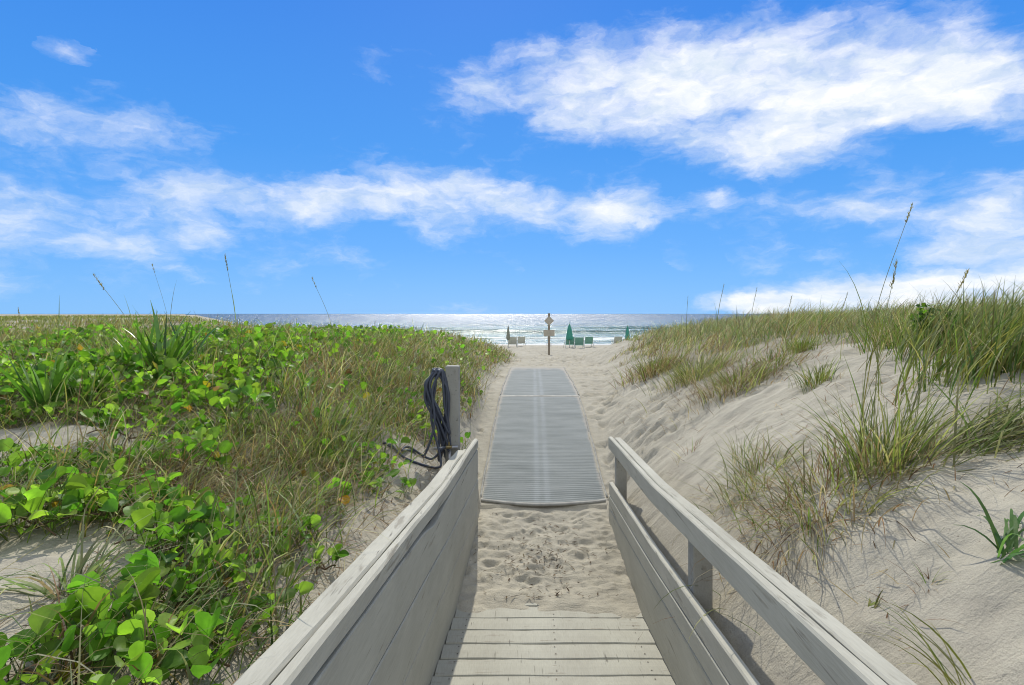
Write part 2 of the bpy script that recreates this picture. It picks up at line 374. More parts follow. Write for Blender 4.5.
# ------------------------------------------------------------------ sea
SEA = -3.15 - .285
def sea():
    xs = np.array(spread(-6000, -600, 600) + spread(-600, -80, 40) + spread(-80, -25, 4) + spread(-25, 40, .35) + spread(40, 100, 4) + spread(100, 600, 40) + spread(600, 6000, 600) + [6000.])
    ys = np.array(spread(58, 150, .4) + spread(150, 400, 2.5) + spread(400, 1500, 60) + spread(1500, 9000, 750) + [9000.])
    X, Y = np.meshgrid(xs, ys)
    Z = np.zeros_like(X)
    w = fbm(X * .012, Y * .03, 3, 3) - .5
    for y0, amp, wid, ph in ((71, .10, 2.2, 1.), (80, .28, 2.4, 3.), (103, .62, 3.2, 7.), (131, .6, 4.0, 11.), (165, .4, 5, 15.)):
        yc = y0 + 9 * (fbm(X * .018 + ph, X * 0 + ph, 13, 3) - .5)
        a = amp * (.25 + 1.1 * fbm(X * .03 + ph * 3, X * 0 + ph, 23, 2))
        q = (Y - yc) / wid
        Z += a * np.exp(-np.where(q < 0, (q * 1.9) ** 2, (q * .75) ** 2))
    amp = sstep(60, 90, Y) * .16
    Z += amp * (fbm(X * .12 + 4, Y * .3, 41, 4) - .5) * (Y < 700)
    v = np.stack([X, Y, SEA + Z], -1).reshape(-1, 3)
    i = np.arange(X.size).reshape(X.shape)
    f = np.stack([i[:-1, :-1], i[:-1, 1:], i[1:, 1:], i[1:, :-1]], -1).reshape(-1, 4)
    # colour and foam belong to the water: shallows, a breaker line and the wash
    foam = np.zeros_like(X)
    for y0, ph, wid, amt in ((103, 7., 2.0, .42), (80, 3., 2.0, .6), (71, 1., 2.2, .8)):
        yc = y0 + 9 * (fbm(X * .018 + ph, X * 0 + ph, 13, 3) - .5)
        foam = np.maximum(foam, amt * np.exp(-((Y - yc + .6) / wid) ** 2) * sstep(.3, .5, fbm(X * .05 + ph * 5, X * 0 + 2, 29, 3)))
    foam = np.maximum(foam, .95 * sstep(62, 66, Y) * (1 - sstep(72, 90, Y + 14 * w)) * sstep(.38, .62, fbm(X * .2, Y * .5, 37, 4)))
    foam = np.maximum(foam, .9 * (1 - sstep(.8, 2.2, np.abs(Y - 65 - 2.5 * w))))
    tint = np.stack([foam, np.clip(Y / 400, 0, 1), np.zeros_like(X)], -1).reshape(-1, 3)
    m, nt, out = mat('sea_water')
    a = nd(nt, 'ShaderNodeAttribute', attribute_name='tint'); sp = nd(nt, 'ShaderNodeSeparateColor'); nt.links.new(a.outputs[0], sp.inputs[0])
    vv = mapped(nt, (1, 1, 1))
    deep = ramp(nt, sp.outputs[1], [(.14, (.11, .18, .15)), (.3, (.055, .17, .155)), (.45, (.06, .11, .115)), (.95, (.055, .08, .10))]).outputs[0]
    deep = mixc(nt, .6, deep, ramp(nt, noise(nt, mapped(nt, (.02, .05, 1)), 1, 4).outputs[0], [(.3, (.6, .7, .8)), (.7, (1.3, 1.25, 1.1))]).outputs[0], 'MULTIPLY')
    fn = noise(nt, mapped(nt, (.5, 1.1, 1)), 1, 5, .65)
    fm = nd(nt, 'ShaderNodeMapRange'); fm.inputs['From Min'].default_value = .52; fm.inputs['From Max'].default_value = .72
    nt.links.new(mth(nt, 'ADD', mth(nt, 'MULTIPLY', sp.outputs[0], .55), mth(nt, 'MULTIPLY', fn.outputs[0], .45)), fm.inputs['Value'])
    c = mixc(nt, fm.outputs[0], deep, (.8, .82, .82))
    b1 = noise(nt, mapped(nt, (.35, .55, 1)), 1, 6, .62, .4); b2 = noise(nt, mapped(nt, (.05, .11, 1)), 1, 4, .55); 
    b3 = noise(nt, mapped(nt, (.018, .04, 1)), 1, 4, .6)
    n = bump(nt, b3.outputs[0], 1.0, 7); n = bump(nt, b2.outputs[0], .95, 3.2, n); n = bump(nt, b1.outputs[0], 1.0, 1.1, n)
    rough = mth(nt, 'ADD', .26, mth(nt, 'MULTIPLY', fm.outputs[0], .6))
    p = principled(nt, out, c, rough, n, .5); p.inputs['IOR'].default_value = 1.33
    o = raw_mesh('sea', v, f, m, tint=tint)
    tag(o, 'glittering sea with low breakers under the horizon', 'sea', kind='structure')
sea()

# ------------------------------------------------------------------ the boardwalk ramp
def xl(y): return left_face(y) + SH * y
def xr(y): return right_face(y) + SH * y
bw = empty('boardwalk', (xl(2) + .6, 2, float(deck_z(2))), 'sloping boardwalk of worn grey planks running down into drifted sand', 'boardwalk')
pitch = .172
for k in range(30):
    yc = -.62 + pitch * k
    if yc > 4.15: break
    m = MB(); secs = []
    rr = np.random.default_rng(100 + k)
    w = pitch - rr.uniform(.003, .0075); dz = rr.normal(0, .0015); sk = rr.normal(0, .0025)
    for x in np.linspace(xl(yc) + .004, xr(yc) - .004, 22):
        j = rr.normal(0, .0011, 2); t = (x - xl(yc)) * sk
        ya, yb = yc - w / 2 + j[0] + t, yc + w / 2 + j[1] + t; e = .006
        za, zb = deck_z(ya) + dz, deck_z(yb) + dz
        bow = .0012 * math.sin(x * 9 + k)
        ring = [(ya, za - .034), (ya, za - e), (ya + e, za - .0012 + bow), ((ya + yb) / 2, (za + zb) / 2 + .0015 + bow), (yb - e, zb - .0012 + bow), (yb, zb - e), (yb, zb - .034)]
        secs.append(np.array([(x, a, b) for a, b in ring]))
    m.sweep(secs)
    pk = m.build('plank', M_DECK, bw)
    if yc > 2: add_nails(pk, [(x_, yc + q, deck_z(yc + q) + dz + .0022) for x_ in (xl(yc) + .09, xl(yc) + .62, xr(yc) - .09) for q in (-.04, .043)], (0, .09, 1), .0042)

# left side wall
lw = empty('ramp_wall', (xl(2) - .1, 2, float(deck_z(2))), 'solid grey plank wall with cracked boards on the hose side of the ramp', 'wall')
def lx(off=0): return lambda y: xl(y) + off
rel = lambda h: (lambda y: deck_z(y) + h)
EL = 5.03
lift = lambda y: float(rail_z(y) - (-.66 - .0948 * y - KH * y))     # the tops level off a little towards the beach
def seam(h, wid=0, seed=0):
    return lambda y: deck_z(y) + h + lift(y) * h / .87 + wid * (float(vnoise(y * 2.2, seed, 90 + seed)) - .4)
crack = lambda y: .008 + .014 * float(vnoise(y * 1.9, 3.3, 95)) * (1 if y < 3.6 else .3) + .034 * math.exp(-((y - 3.0) / .22) ** 2)
board(-.6, EL, lx(), seam(-.05), seam(.290, .004, 1), .04, seed=1, side=-1).build('board', M_RAIL, lw)
board(-.6, EL, lx(.0015), seam(.295, .004, 1), seam(.540, .003, 2), .04, seed=2, side=-1).build('board', M_RAIL, lw)
board(-.6, EL, lx(-.001), seam(.5445, .003, 2), lambda y: seam(.788)(y) - crack(y), .04, seed=3, side=-1, step=.04).build('board', M_RAIL, lw)
board(-.6, EL, lx(.001), seam(.790), lambda y: float(rail_z(y)) - .001, .04, seed=4, side=-1, ch=.009, jit=.003).build('board', M_TOP, lw)
board(-.6, 4.55, lx(-.0415), lambda y: float(rail_z(y)) - .05, lambda y: float(rail_z(y)) - .002 - .012 * sstep(4.0, 4.5, y), .076, seed=5, side=-1, ch=.007, jit=.004).build('cap', M_TOP, lw)
board(-.6, 4.9, lx(-.083), seam(.52), seam(.80), .03, seed=8, side=-1).build('crack_backing', M_RAIL, lw)  # board added behind the crack to hide the bright sand and darken it
m = MB(); ph = 4.9
m.box((xl(ph) - .2, ph, (-.44 - 2.1) / 2), (.112, .1, 2.1 - .44), .006, -.05)
tp = m.build('post', M_POSTW, lw); tp['label'] = 'tall square end post carrying the hose'
for y in (.35, 2.65):
    m = MB(); m.box((xl(y) - .09, y, (rail_z(y) - .09 - 2.0) / 2 ), (.09, .09, 2.0 + float(rail_z(y)) - .09), .005); m.build('post', M_POSTW, lw)

# right railing
rl = empty('ramp_railing', (xr(2) + .05, 2, float(deck_z(2))), 'open grey wooden railing with plank kickboard beside the bare sand bank', 'railing')
def rx(off=0): return lambda y: xr(y) + off
ER = 5.1
board(-.6, ER, rx(), seam(-.05), seam(.296, .003, 11), .036, seed=11).build('board', M_RAIL, rl)
board(-.6, ER, rx(-.002), seam(.301, .003, 11), seam(.398, .002, 12), .036, seed=12).build('board', M_RAIL, rl)
board(-.6, ER - .01, rx(.001), seam(.402, .002, 12), seam(.505), .038, seed=13, ch=.006).build('board', M_TOP, rl)
board(-.6, ER + .03, rx(0), lambda y: float(rail_z(y)) - .108, lambda y: float(rail_z(y)), .038, seed=14, ch=.006, jit=.002).build('rail', M_TOP, rl)
board(-.6, ER - .03, rx(.042), lambda y: float(rail_z(y)) - .042, lambda y: float(rail_z(y)) + .001, .058, seed=15, ch=.006, jit=.0025).build('cap', M_TOP, rl)
for y in (.25, 2.72, 5.0):
    m = MB(); zt = float(rail_z(y)) - .045
    m.box((xr(y) + .042 + .046, y, (zt - 2.35) / 2), (.09, .09, zt + 2.35), .005, -.03); m.build('post', M_POSTW, rl)

# ------------------------------------------------------------------ the two roll-out mats
def mat_material():
    m, nt, out = mat('woven_mat')
    v = mapped(nt)
    at_ = nd(nt, 'ShaderNodeAttribute', attribute_name='tint'); sp = nd(nt, 'ShaderNodeSeparateColor'); nt.links.new(at_.outputs[0], sp.inputs[0])
    c = ramp(nt, noise(nt, mapped(nt, (1.2, 5, 1)), 1.6, 5, .6).outputs[0], [(.3, (.192, .207, .197)), (.7, (.275, .29, .277))]).outputs[0]
    c = mixc(nt, .35, c, ramp(nt, noise(nt, v, 120, 2, .7).outputs[0], [(.3, (.7, .7, .7)), (.7, (1.25, 1.25, 1.25))]).outputs[0], 'MULTIPLY')
    worn = mth(nt, 'MULTIPLY', sp.outputs[0], ramp(nt, noise(nt, mapped(nt, (4, 1.5, 1)), 1.5, 4).outputs[0], [(.3, (.25,) * 3), (.6, (1,) * 3)]).outputs[0])
    c = mixc(nt, worn, c, (.36, .385, .39))
    dust = nd(nt, 'ShaderNodeMapRange'); dust.inputs['From Min'].default_value = .55; dust.inputs['From Max'].default_value = .85
    nt.links.new(mth(nt, 'ADD', mth(nt, 'MULTIPLY', sp.outputs[1], .55), mth(nt, 'MULTIPLY', noise(nt, v, 6, 6, .7).outputs[0], .6)), dust.inputs['Value'])
    c = mixc(nt, mth(nt, 'MULTIPLY', dust.outputs[0], .8), c, (.42, .38, .32))
    principled(nt, out, c, .9, bump(nt, noise(nt, v, 200, 2).outputs[0], .3, .002), .12)
    return m
M_MAT = mat_material()
M_SEAM = plain('mat_seam', (.5, .48, .42), .9, .3, 14, .1)
M_BIND = plain('mat_binding', (.33, .32, .285), .9, .35, 14, .1)
def sbend(s): return -.10 * (1 - ((s - .1) / .6) ** 2)
def make_mat(y0, y1, label, first):
    t = empty('beach_mat', (SH * y0 + .1, y0, float(path_z(y0))), label, 'beach mat', 'roll-out beach mats end to end on the sand path')
    prd = .037; n = int((y1 - y0) / prd * 8)
    ys = np.linspace(y0, y1, n + 1); ss = np.concatenate([np.linspace(-.5, .7, 49)])
    S, Y = np.meshgrid(ss, ys)
    wav = .012 * (fbm(S * 2, Y * 1.3, 51, 3) - .5)
    ph_ = (Y - y0) / prd * 2 * math.pi + .9 * (fbm(S * 1.1, Y * .4, 52, 2) - .5)
    Z = path_z(Y) + .012 + (.0007 + .0066 * np.exp(-np.maximum(0, Y - 5.4) / .9)) * np.abs(np.sin(ph_ / 2)) + wav
    fall = np.clip(1 - (Y - y0) / .5, 0, 1) if first else 0 * Y
    Yd = Y + fall * sbend(S) + .0 * S
    Z = Z - (fall ** 3) * .012
    stripe = np.exp(-((S - .035) / .028) ** 2) + np.exp(-((S - .135) / .028) ** 2)
    dust = 1.3 * np.exp(-(np.minimum(S + .5, .7 - S) / .045)) + (.9 * np.exp(-((Y - 8.8) / .05) ** 2)) + .8 * np.clip((Y - 12.2) / 1.0, 0, 1) + .25 * np.clip((Y - 7) / 3, 0, 1)
    tint = np.stack([np.clip(stripe, 0, 1) * .42, np.clip(dust, 0, 1), 0 * S], -1).reshape(-1, 3)
    v = np.stack([S + SH * Yd, Yd, Z], -1).reshape(-1, 3)
    i = np.arange(S.size).reshape(S.shape)
    f = np.stack([i[:-1, :-1], i[:-1, 1:], i[1:, 1:], i[1:, :-1]], -1).reshape(-1, 4)
    o = raw_mesh('woven_panel', v, f, M_MAT, t, tint=tint)
    sm = o.modifiers.new('t', 'SOLIDIFY'); sm.thickness = .008; sm.offset = -1
    for sa in (-.5, .7):
        mb = MB(); pts = [(sa + SH * y + .004 * math.sin(y * 5), y, float(path_z(y)) + .016 + .006 * float(vnoise(y * 3, sa, 4))) for y in np.arange(y0 + .03, y1, .08)]
        secs = [np.array([(p[0] - .011, p[1], p[2] - .006), (p[0] - .008, p[1], p[2] + .002), (p[0] + .008, p[1], p[2] + .002), (p[0] + .011, p[1], p[2] - .006)]) for p in pts]
        mb.sweep(secs); mb.build('edge_binding', M_BIND, t, True)
    mb = MB(); secs = []
    for s in np.linspace(-.505, .705, 30):
        y = y0 - .012 + (sbend(s) if first else .012 * math.sin(s * 7)); z = float(path_z(y)) + .004 + .008 * float(vnoise(s * 5, y0, 6))
        x = s + SH * y
        secs.append(np.array([(x, y - .022, z - .012), (x, y - .022, z + .004), (x, y - .01, z + .010), (x, y + .012, z + .012), (x, y + .02, z - .004)]))
    mb.sweep(secs); mb.build('end_strip', M_BIND if first else M_SEAM, t, True)
make_mat(5.46, 8.78, 'nearer grey-blue ribbed mat starting at the foot of the ramp', True)
make_mat(8.82, 13.25, 'farther grey-blue mat beyond the pale seam, its end under sand', False)

# ------------------------------------------------------------------ hose and tap on the tall post
M_HOSE = plain('hose_rubber', (.055, .065, .09), .5, .15, 30, .5)
M_PIPE = plain('galvanised_pipe', (.42, .42, .42), .45, .2, 40, .5, .6)
M_BRASS = plain('tap_brass', (.30, .24, .12), .4, .2, 40, .5, .8)
hx, hy, hz = float(xl(ph)) - .27, ph - .02, -.52
hk = MB(); hk.tube([(hx + .03, ph, hz + .01), (hx - .03, ph - .01, hz + .015), (hx - .075, ph - .015, hz + .02), (hx - .095, ph - .02, hz + .06)], .011, 8)
hk.build('hook', M_PIPE, lw)
def smooth_path(ctrl, n=12):
    P = np.array(ctrl, float); P = np.vstack([2 * P[0] - P[1], P, 2 * P[-1] - P[-2]]); out = []
    for i in range(1, len(P) - 2):
        for t in np.linspace(0, 1, n, endpoint=False):
            a, b, c, d = P[i - 1:i + 3]
            out.append(.5 * (2 * b + (c - a) * t + (2 * a - 5 * b + 4 * c - d) * t * t + (3 * b - a - 3 * c + d) * t ** 3))
    out.append(P[-2]); return out
hr = random.Random(3)
ctrl = []
gzh = float(gz(hx - .1, hy - .1)[0])
ctrl += [(hx - .34, hy - .42, float(gz(hx - .34, hy - .42)[0]) + .015), (hx - .22, hy - .46, float(gz(hx - .22, hy - .46)[0]) + .015), (hx - .03, hy - .22, float(gz(hx - .03, hy - .22)[0]) + .02), (hx - .02, hy - .12, gzh + .06)]
ctrl += [(hx - .10, hy - .06, hz - .35), (hx - .07, hy - .04, hz - .1)]
for k in range(12):                       # loops over the hook, hanging down to uneven lengths
    o1 = hr.uniform(-.05, .05); low = hr.uniform(-.72, -.45); w = hr.uniform(.055, .115); dy = hr.uniform(-.05, .02)
    ctrl += [(hx - .045 + o1 * .6, hy + dy, hz + .035 + hr.uniform(0, .02)), (hx - .045 + w * .75, hy + dy - .015, hz - .12), (hx - .02 + w * .5, hy + dy - .01, hz + low * .55), (hx + .005 + o1, hy + dy, hz + low),
             (hx - .03 - w * .15, hy + dy - .03, hz + low * .6), (hx - .05 - w, hy + dy - .01, hz - .15 + o1), (hx - .06 - w * .5, hy + dy, hz - .01)]
ctrl += [(hx - .03, hy - .06, hz + .04), (hx - .09, hy - .07, hz - .12), (hx - .07, hy - .1, hz - .4), (hx - .16, hy - .14, hz - .66), (hx - .24, hy - .2, gzh + .12), (hx - .28, hy - .40, float(gz(hx - .28, hy - .40)[0]) + .03), (hx - .26, hy - .22, float(gz(hx - .26, hy - .22)[0]) + .03), (hx - .1, hy - .1, gzh + .03), (hx + .01, hy - .09, gzh + .12), (hx + .05, hy - .075, hz - .62)]
hb = MB(); hb.tube(smooth_path(ctrl, 10), .0102, 8)
ho = empty('garden_hose', (hx, hy, gzh), 'dark navy hose coiled over a hook on the tall post, tail on the sand', 'hose')
hb.build('coil', M_HOSE, ho, True)
nb = MB(); nb.tube([(hx - .34, hy - .42, float(gz(hx - .34, hy - .42)[0]) + .015), (hx - .42, hy - .42, float(gz(hx - .42, hy - .42)[0]) + .016)], (.013), 8); nb.build('nozzle', M_HOSE, ho, True)
sp_ = empty('water_tap', (hx + .05, hy - .05, float(gz(hx, hy)[0])), 'small metal standpipe and tap at the foot of the tall post', 'tap')
pb = MB(); pb.tube([(hx + .05, hy - .05, gzh - .2), (hx + .05, hy - .05, hz - .6)], .016, 8); pb.build('pipe', M_PIPE, sp_, True)
pb = MB(); pb.tube([(hx - .08, hy - .07, hz - .6), (hx + .0, hy - .065, hz - .595), (hx + .12, hy - .06, hz - .59)], .013, 8); pb.build('cross_pipe', M_PIPE, sp_, True)
pb = MB(); pb.box((hx + .05, hy - .09, hz - .58), (.05, .05, .02), .004); pb.tube([(hx + .05, hy - .09, hz - .59), (hx + .05, hy - .09, hz - .54)], .008, 6); pb.build('valve', M_BRASS, sp_)

# ------------------------------------------------------------------ blades and leaves
def blade_arrays(root, h, az, t0, t1, w, col, segs=5, twist=None, dark=.75):
    N = len(root); L = segs + 1
    t = np.linspace(0, 1, L)
    ang = t0[:, None] + (t1 - t0)[:, None] * (t[None, :] ** 1.3)
    dl = (h / segs)[:, None]
    am = .5 * (ang[:, 1:] + ang[:, :-1])
    hor = np.concatenate([np.zeros((N, 1)), np.cumsum(np.sin(am) * dl, 1)], 1)
    ver = np.concatenate([np.zeros((N, 1)), np.cumsum(np.cos(am) * dl, 1)], 1)
    ca, sa = np.cos(az)[:, None], np.sin(az)[:, None]
    P = np.stack([root[:, 0:1] + hor * ca, root[:, 1:2] + hor * sa, root[:, 2:3] + ver], -1)
    if twist is None: twist = R.normal(0, .7, N)
    wa = az + math.pi / 2 + twist
    wv = np.stack([np.cos(wa), np.sin(wa), np.zeros(N)], -1)
    wp = (w[:, None] * .5) * np.clip(np.minimum(.65 + t * 1.6, 1.0), 0, 1) * np.maximum(1 - t ** 2.2, .06)
    A = P - wv[:, None, :] * wp[..., None]; B = P + wv[:, None, :] * wp[..., None]
    V = np.stack([A, B], 2).reshape(-1, 3)
    base = (np.arange(N) * 2 * L)[:, None]; k = np.arange(segs)[None, :] * 2
    a = base + k
    Fc = np.stack([a, a + 1, a + 3, a + 2], -1).reshape(-1, 4)
    C = np.repeat(col, 2 * L, 0)
    return V, Fc, C

GREENS = np.array([(.11, .165, .035), (.15, .20, .045), (.19, .225, .065), (.08, .14, .03), (.22, .24, .10)])
OLIVE = np.array([(.20, .195, .06), (.25, .23, .085), (.17, .175, .05), (.15, .19, .045)])
STRAW = np.array([(.36, .30, .16), (.42, .36, .22), (.29, .22, .115), (.24, .17, .095), (.46, .42, .28)])
BROWN = np.array([(.19, .115, .06), (.24, .155, .085), (.14, .085, .05), (.30, .22, .12)])
def pick(pal, n, sg=.3):
    c = pal[R.integers(0, len(pal), n)] * np.clip(R.lognormal(.03, sg, (n, 1)), .45, 1.75) * R.uniform(.94, 1.06, (n, 3))
    return c
def mixpal(fr, a, b):
    n = len(fr); m = R.random(n) < fr
    return np.where(m[:, None], pick(b, n), pick(a, n))

class Acc:
    def __init__(s): s.v = []; s.f = []; s.c = []; s.n = 0
    def add(s, V, Fc, C): s.v.append(V); s.f.append(Fc + s.n); s.c.append(C); s.n += len(V)
    def build(s, name, m, parent=None):
        by = {}
        for f in s.f: by.setdefault(f.shape[1], []).append(f)
        return raw_mesh(name, np.concatenate(s.v), [np.concatenate(q) for q in by.values()], m, parent, True, np.concatenate(s.c))

UROW = np.array([0., .10, .3, .55, .8, .95, 1.0])
WROW = np.array([.02, .27, .46, .5, .42, .27, .12])
UMID = np.array([0., .10, .3, .55, .76, .87, .90])
def leaf_arrays(pos, az, tilt, roll, size, fold, curl, col, cols=5, shape=None):
    """round two-lobed leaves, notched at the tip, folded a little along the midrib"""
    N = len(pos); rows = len(UROW)
    q = np.linspace(-1, 1, cols)
    u = UROW[:, None] * np.abs(q)[None, :] + UMID[:, None] * (1 - np.abs(q))[None, :]
    wv = WROW[:, None] * q[None, :]
    U = np.broadcast_to(u, (N, rows, cols)); W = np.broadcast_to(wv, (N, rows, cols))
    Zl = fold[:, None, None] * np.abs(W) ** 1.15 + curl[:, None, None] * (U - .3) ** 2 + .03 * np.sin(U * 9 + W * 5 + az[:, None, None] * 3)
    X = U * size[:, None, None]; Yl = W * size[:, None, None] * np.cos(np.minimum(np.abs(fold), 1.2) * .5)[:, None, None]; Zl = Zl * size[:, None, None]
    f = np.stack([np.cos(az) * np.cos(tilt), np.sin(az) * np.cos(tilt), np.sin(tilt)], -1)
    s0 = np.stack([-np.sin(az), np.cos(az), np.zeros(N)], -1)
    n0 = np.cross(f, s0)
    s = s0 * np.cos(roll)[:, None] + n0 * np.sin(roll)[:, None]; n = np.cross(f, s)
    P = pos[:, None, None, :] + X[..., None] * f[:, None, None, :] + Yl[..., None] * s[:, None, None, :] + Zl[..., None] * n[:, None, None, :]
    V = P.reshape(-1, 3)
    i = np.arange(rows * cols).reshape(rows, cols)
    f0 = np.stack([i[:-1, :-1], i[:-1, 1:], i[1:, 1:], i[1:, :-1]], -1).reshape(-1, 4)
    Fc = (np.arange(N) * rows * cols)[:, None, None] + f0[None]
    rib = np.where(np.abs(q) < .01, 1.25, 1.0)[None, None, :, None]
    C = (col[:, None, None, :] * rib * np.ones((1, rows, 1, 1))).reshape(-1, 3)
    return V, Fc.reshape(-1, 4), C
LEAFG = np.array([(.135, .255, .03), (.17, .29, .036), (.085, .19, .026), (.21, .32, .05), (.11, .225, .03), (.24, .34, .065)])
SILV = np.array([(.22, .27, .13), (.28, .31, .18), (.18, .24, .10)])

def petioles(acc, a, b, r, col):
    N = len(a); ax = np.stack([np.cos(np.arange(3) * 2.094), np.sin(np.arange(3) * 2.094), np.zeros(3)], -1)
    mid = (a + b) / 2 + np.stack([R.normal(0, .008, N), R.normal(0, .008, N), np.full(N, -.004)], -1)
    V = np.stack([p[:, None, :] + ax[None] * rr for p, rr in ((a, r), (mid, r), (b, r * .8))], 1).reshape(-1, 3)
    i = np.arange(9).reshape(3, 3); f0 = []
    for k in range(2):
        for j in range(3): f0.append((i[k, j], i[k, (j + 1) % 3], i[k + 1, (j + 1) % 3], i[k + 1, j]))
    Fc = ((np.arange(N) * 9)[:, None, None] + np.array(f0)[None]).reshape(-1, 4)
    acc.add(V, Fc, np.repeat(col, 9, 0))

# --- cover masks in the plan of the dune: s across, y along
def cover_left(s, y):
    """(plant density 0-1, share of vine) on the hose side"""
    u = -s - .64
    n = fbm(s * 1.3 + 5, y * 1.3, 81, 4); n2 = fbm(s * .6, y * .6 + 4, 83, 3)
    bare = np.exp(-(((s + 3.05) / .95) ** 2 + ((y - 3.45) / .42) ** 2)) + 1.2 * np.exp(-(((s + 1.62) / .45) ** 2 + ((y - 1.75) / .5) ** 2)) + .9 * np.exp(-(((s + 2.6) / .5) ** 2 + ((y - 2.5) / .3) ** 2))
    edge = np.interp(y, [0, 2, 3, 4.2, 5, 6, 8, 12, 16, 22], [.06, .12, .25, .36, .36, .2, .18, .14, .05, .0])
    d = sstep(edge - .12, edge + .3, u + (n - .5) * .5) * (1 - sstep(.35, .75, bare + (n - .5) * .5))
    d = d * (1 - sstep(21, 26, y + 5 * (n2 - .5)))
    far_gap = sstep(7, 9, -s) * sstep(.42, .58, n2) * .7
    d = d * (1 - far_gap)
    vine = sstep(.44, .53, .45 * n + .6 * n2 - .02 + .10 * sstep(1.2, 2.5, u) - .12 * sstep(7, 11, y) + .06 * (1 - sstep(1.6, 2.4, y)))
    vine = vine * (1 - .85 * sstep(6, 10, y) * sstep(-4, -6, s)) * (1 - .92 * sstep(6.5, 9.5, y) * sstep(-3.8, -2.0, s))
    return d, vine
def cover_right(s, y):
    n = fbm(s * 1.1 + 2, y * 1.1, 85, 4); n2 = fbm(s * .5 + 1, y * .5, 87, 3)
    inner = np.interp(y, [3, 4.4, 5, 6, 7.5, 9, 11, 14, 18, 22], [6.5, 5.1, 4.0, 3.1, 2.2, 1.95, 2.0, 2.3, 2.9, 3.5])
    d = sstep(-.25, .45, s - inner + (n - .5) * 1.6)
    gap = np.exp(-(((s - 2.9) / 1.1) ** 2 + ((y - 6.4) / .7) ** 2))          # the bare shelf of sand below the crest
    d = d * (1 - sstep(.3, .7, gap + (n - .5) * .4))
    d = d * (1 - sstep(20, 25, y + 5 * (n2 - .5)))
    return d
# ------------------------------------------------------------------ ground
nx, ny = len(SS), len(YY)
gv = np.stack([gs + SH * gy, gy, GZ], -1).reshape(-1, 3)
idx = np.arange(nx * ny).reshape(ny, nx)
gf = np.stack([idx[:-1, :-1], idx[:-1, 1:], idx[1:, 1:], idx[1:, :-1]], -1).reshape(-1, 4)
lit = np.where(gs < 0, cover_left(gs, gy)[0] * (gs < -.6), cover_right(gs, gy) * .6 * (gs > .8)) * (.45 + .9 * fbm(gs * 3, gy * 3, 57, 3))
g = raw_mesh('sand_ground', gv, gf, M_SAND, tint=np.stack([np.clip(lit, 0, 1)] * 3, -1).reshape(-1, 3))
tag(g, 'pale rippled dune sand with a footpath worn between two banks', 'sand', kind='structure')

def scatter(n, s0, s1, y0, y1, power=1.0):
    s = R.uniform(s0, s1, n); y = y0 + (y1 - y0) * R.random(n) ** power
    return s, y
def rooted(s, y):
    return np.stack([s + SH * y, y, ground_z(s, y) - .01], -1)
def in_view(s, y, pad=1.0):
    return np.abs(s + SH * y) < .95 * y + pad

# ---- right: crest grass (uncountable)
acc = Acc()
for (n, y0, y1, s1, hh, ww) in ((12000, 4.0, 9, 9, .42, .0078), (25000, 8, 15, 15, .42, .0115), (22000, 14, 25, 24, .42, .017)):
    s, y = scatter(n, 1.4, s1, y0, y1); c = cover_right(s, y); k = (R.random(n) < c) & in_view(s, y); s, y = s[k], y[k]
    cl = fbm(s * 2.2, y * 2.2, 91, 3); k = R.random(len(s)) < sstep(.25, .55, cl + .25 * sstep(2.5, 5, s)); s, y, cl = s[k], y[k], cl[k]; n = len(s)
    h = hh * R.uniform(.45, 1.15, n) * (.55 + .95 * cl) * (.55 + .55 * sstep(1.5, 4, s))
    az = R.normal(.1, .9, n) + 5 * (fbm(s * 1.8, y * 1.8, 92, 2) - .5)                                  # the sea breeze lays the blades over to the right
    fr = np.clip(.20 + .5 * (1 - sstep(2.0, 3.6, s + (cl - .5) * 2)) + .5 * sstep(.5, .62, fbm(s * 1.9, y * 1.9, 96, 3)), 0, .9)
    col = mixpal(fr, np.vstack([GREENS, OLIVE, SILV, SILV]), np.vstack([STRAW, STRAW, BROWN]))
    acc.add(*blade_arrays(rooted(s, y), h, az, R.uniform(.02, .75, n), R.uniform(.8, 2.5, n), ww * R.uniform(.6, 1.2, n), col, 4))
tag(acc.build('crest_grass', M_GRASS), 'windswept green and straw grass covering the bare bank’s crest', 'grass', kind='stuff')

far = Acc()
n = 60000; s, y = scatter(n, -75, -11, 19, 120, 1.5); k = (s < -.58 * y + 2) & in_view(s, y, 4) & (fbm(s * .25, y * .25, 89, 3) > .42); s, y = s[k], y[k]; n = len(s)
far.add(*blade_arrays(rooted(s, y), R.uniform(.12, .4, n), R.uniform(-3.1, 3.1, n), R.uniform(0, .5, n), R.uniform(.5, 1.6, n), .0011 * y * R.uniform(.6, 1.3, n), mixpal(np.full(n, .22), np.vstack([OLIVE, GREENS]), STRAW), 3))
tag(far.build('distant_grass', M_GRASS), 'low pale grass on the distant dunes beyond the leafy bank', 'grass', kind='stuff')
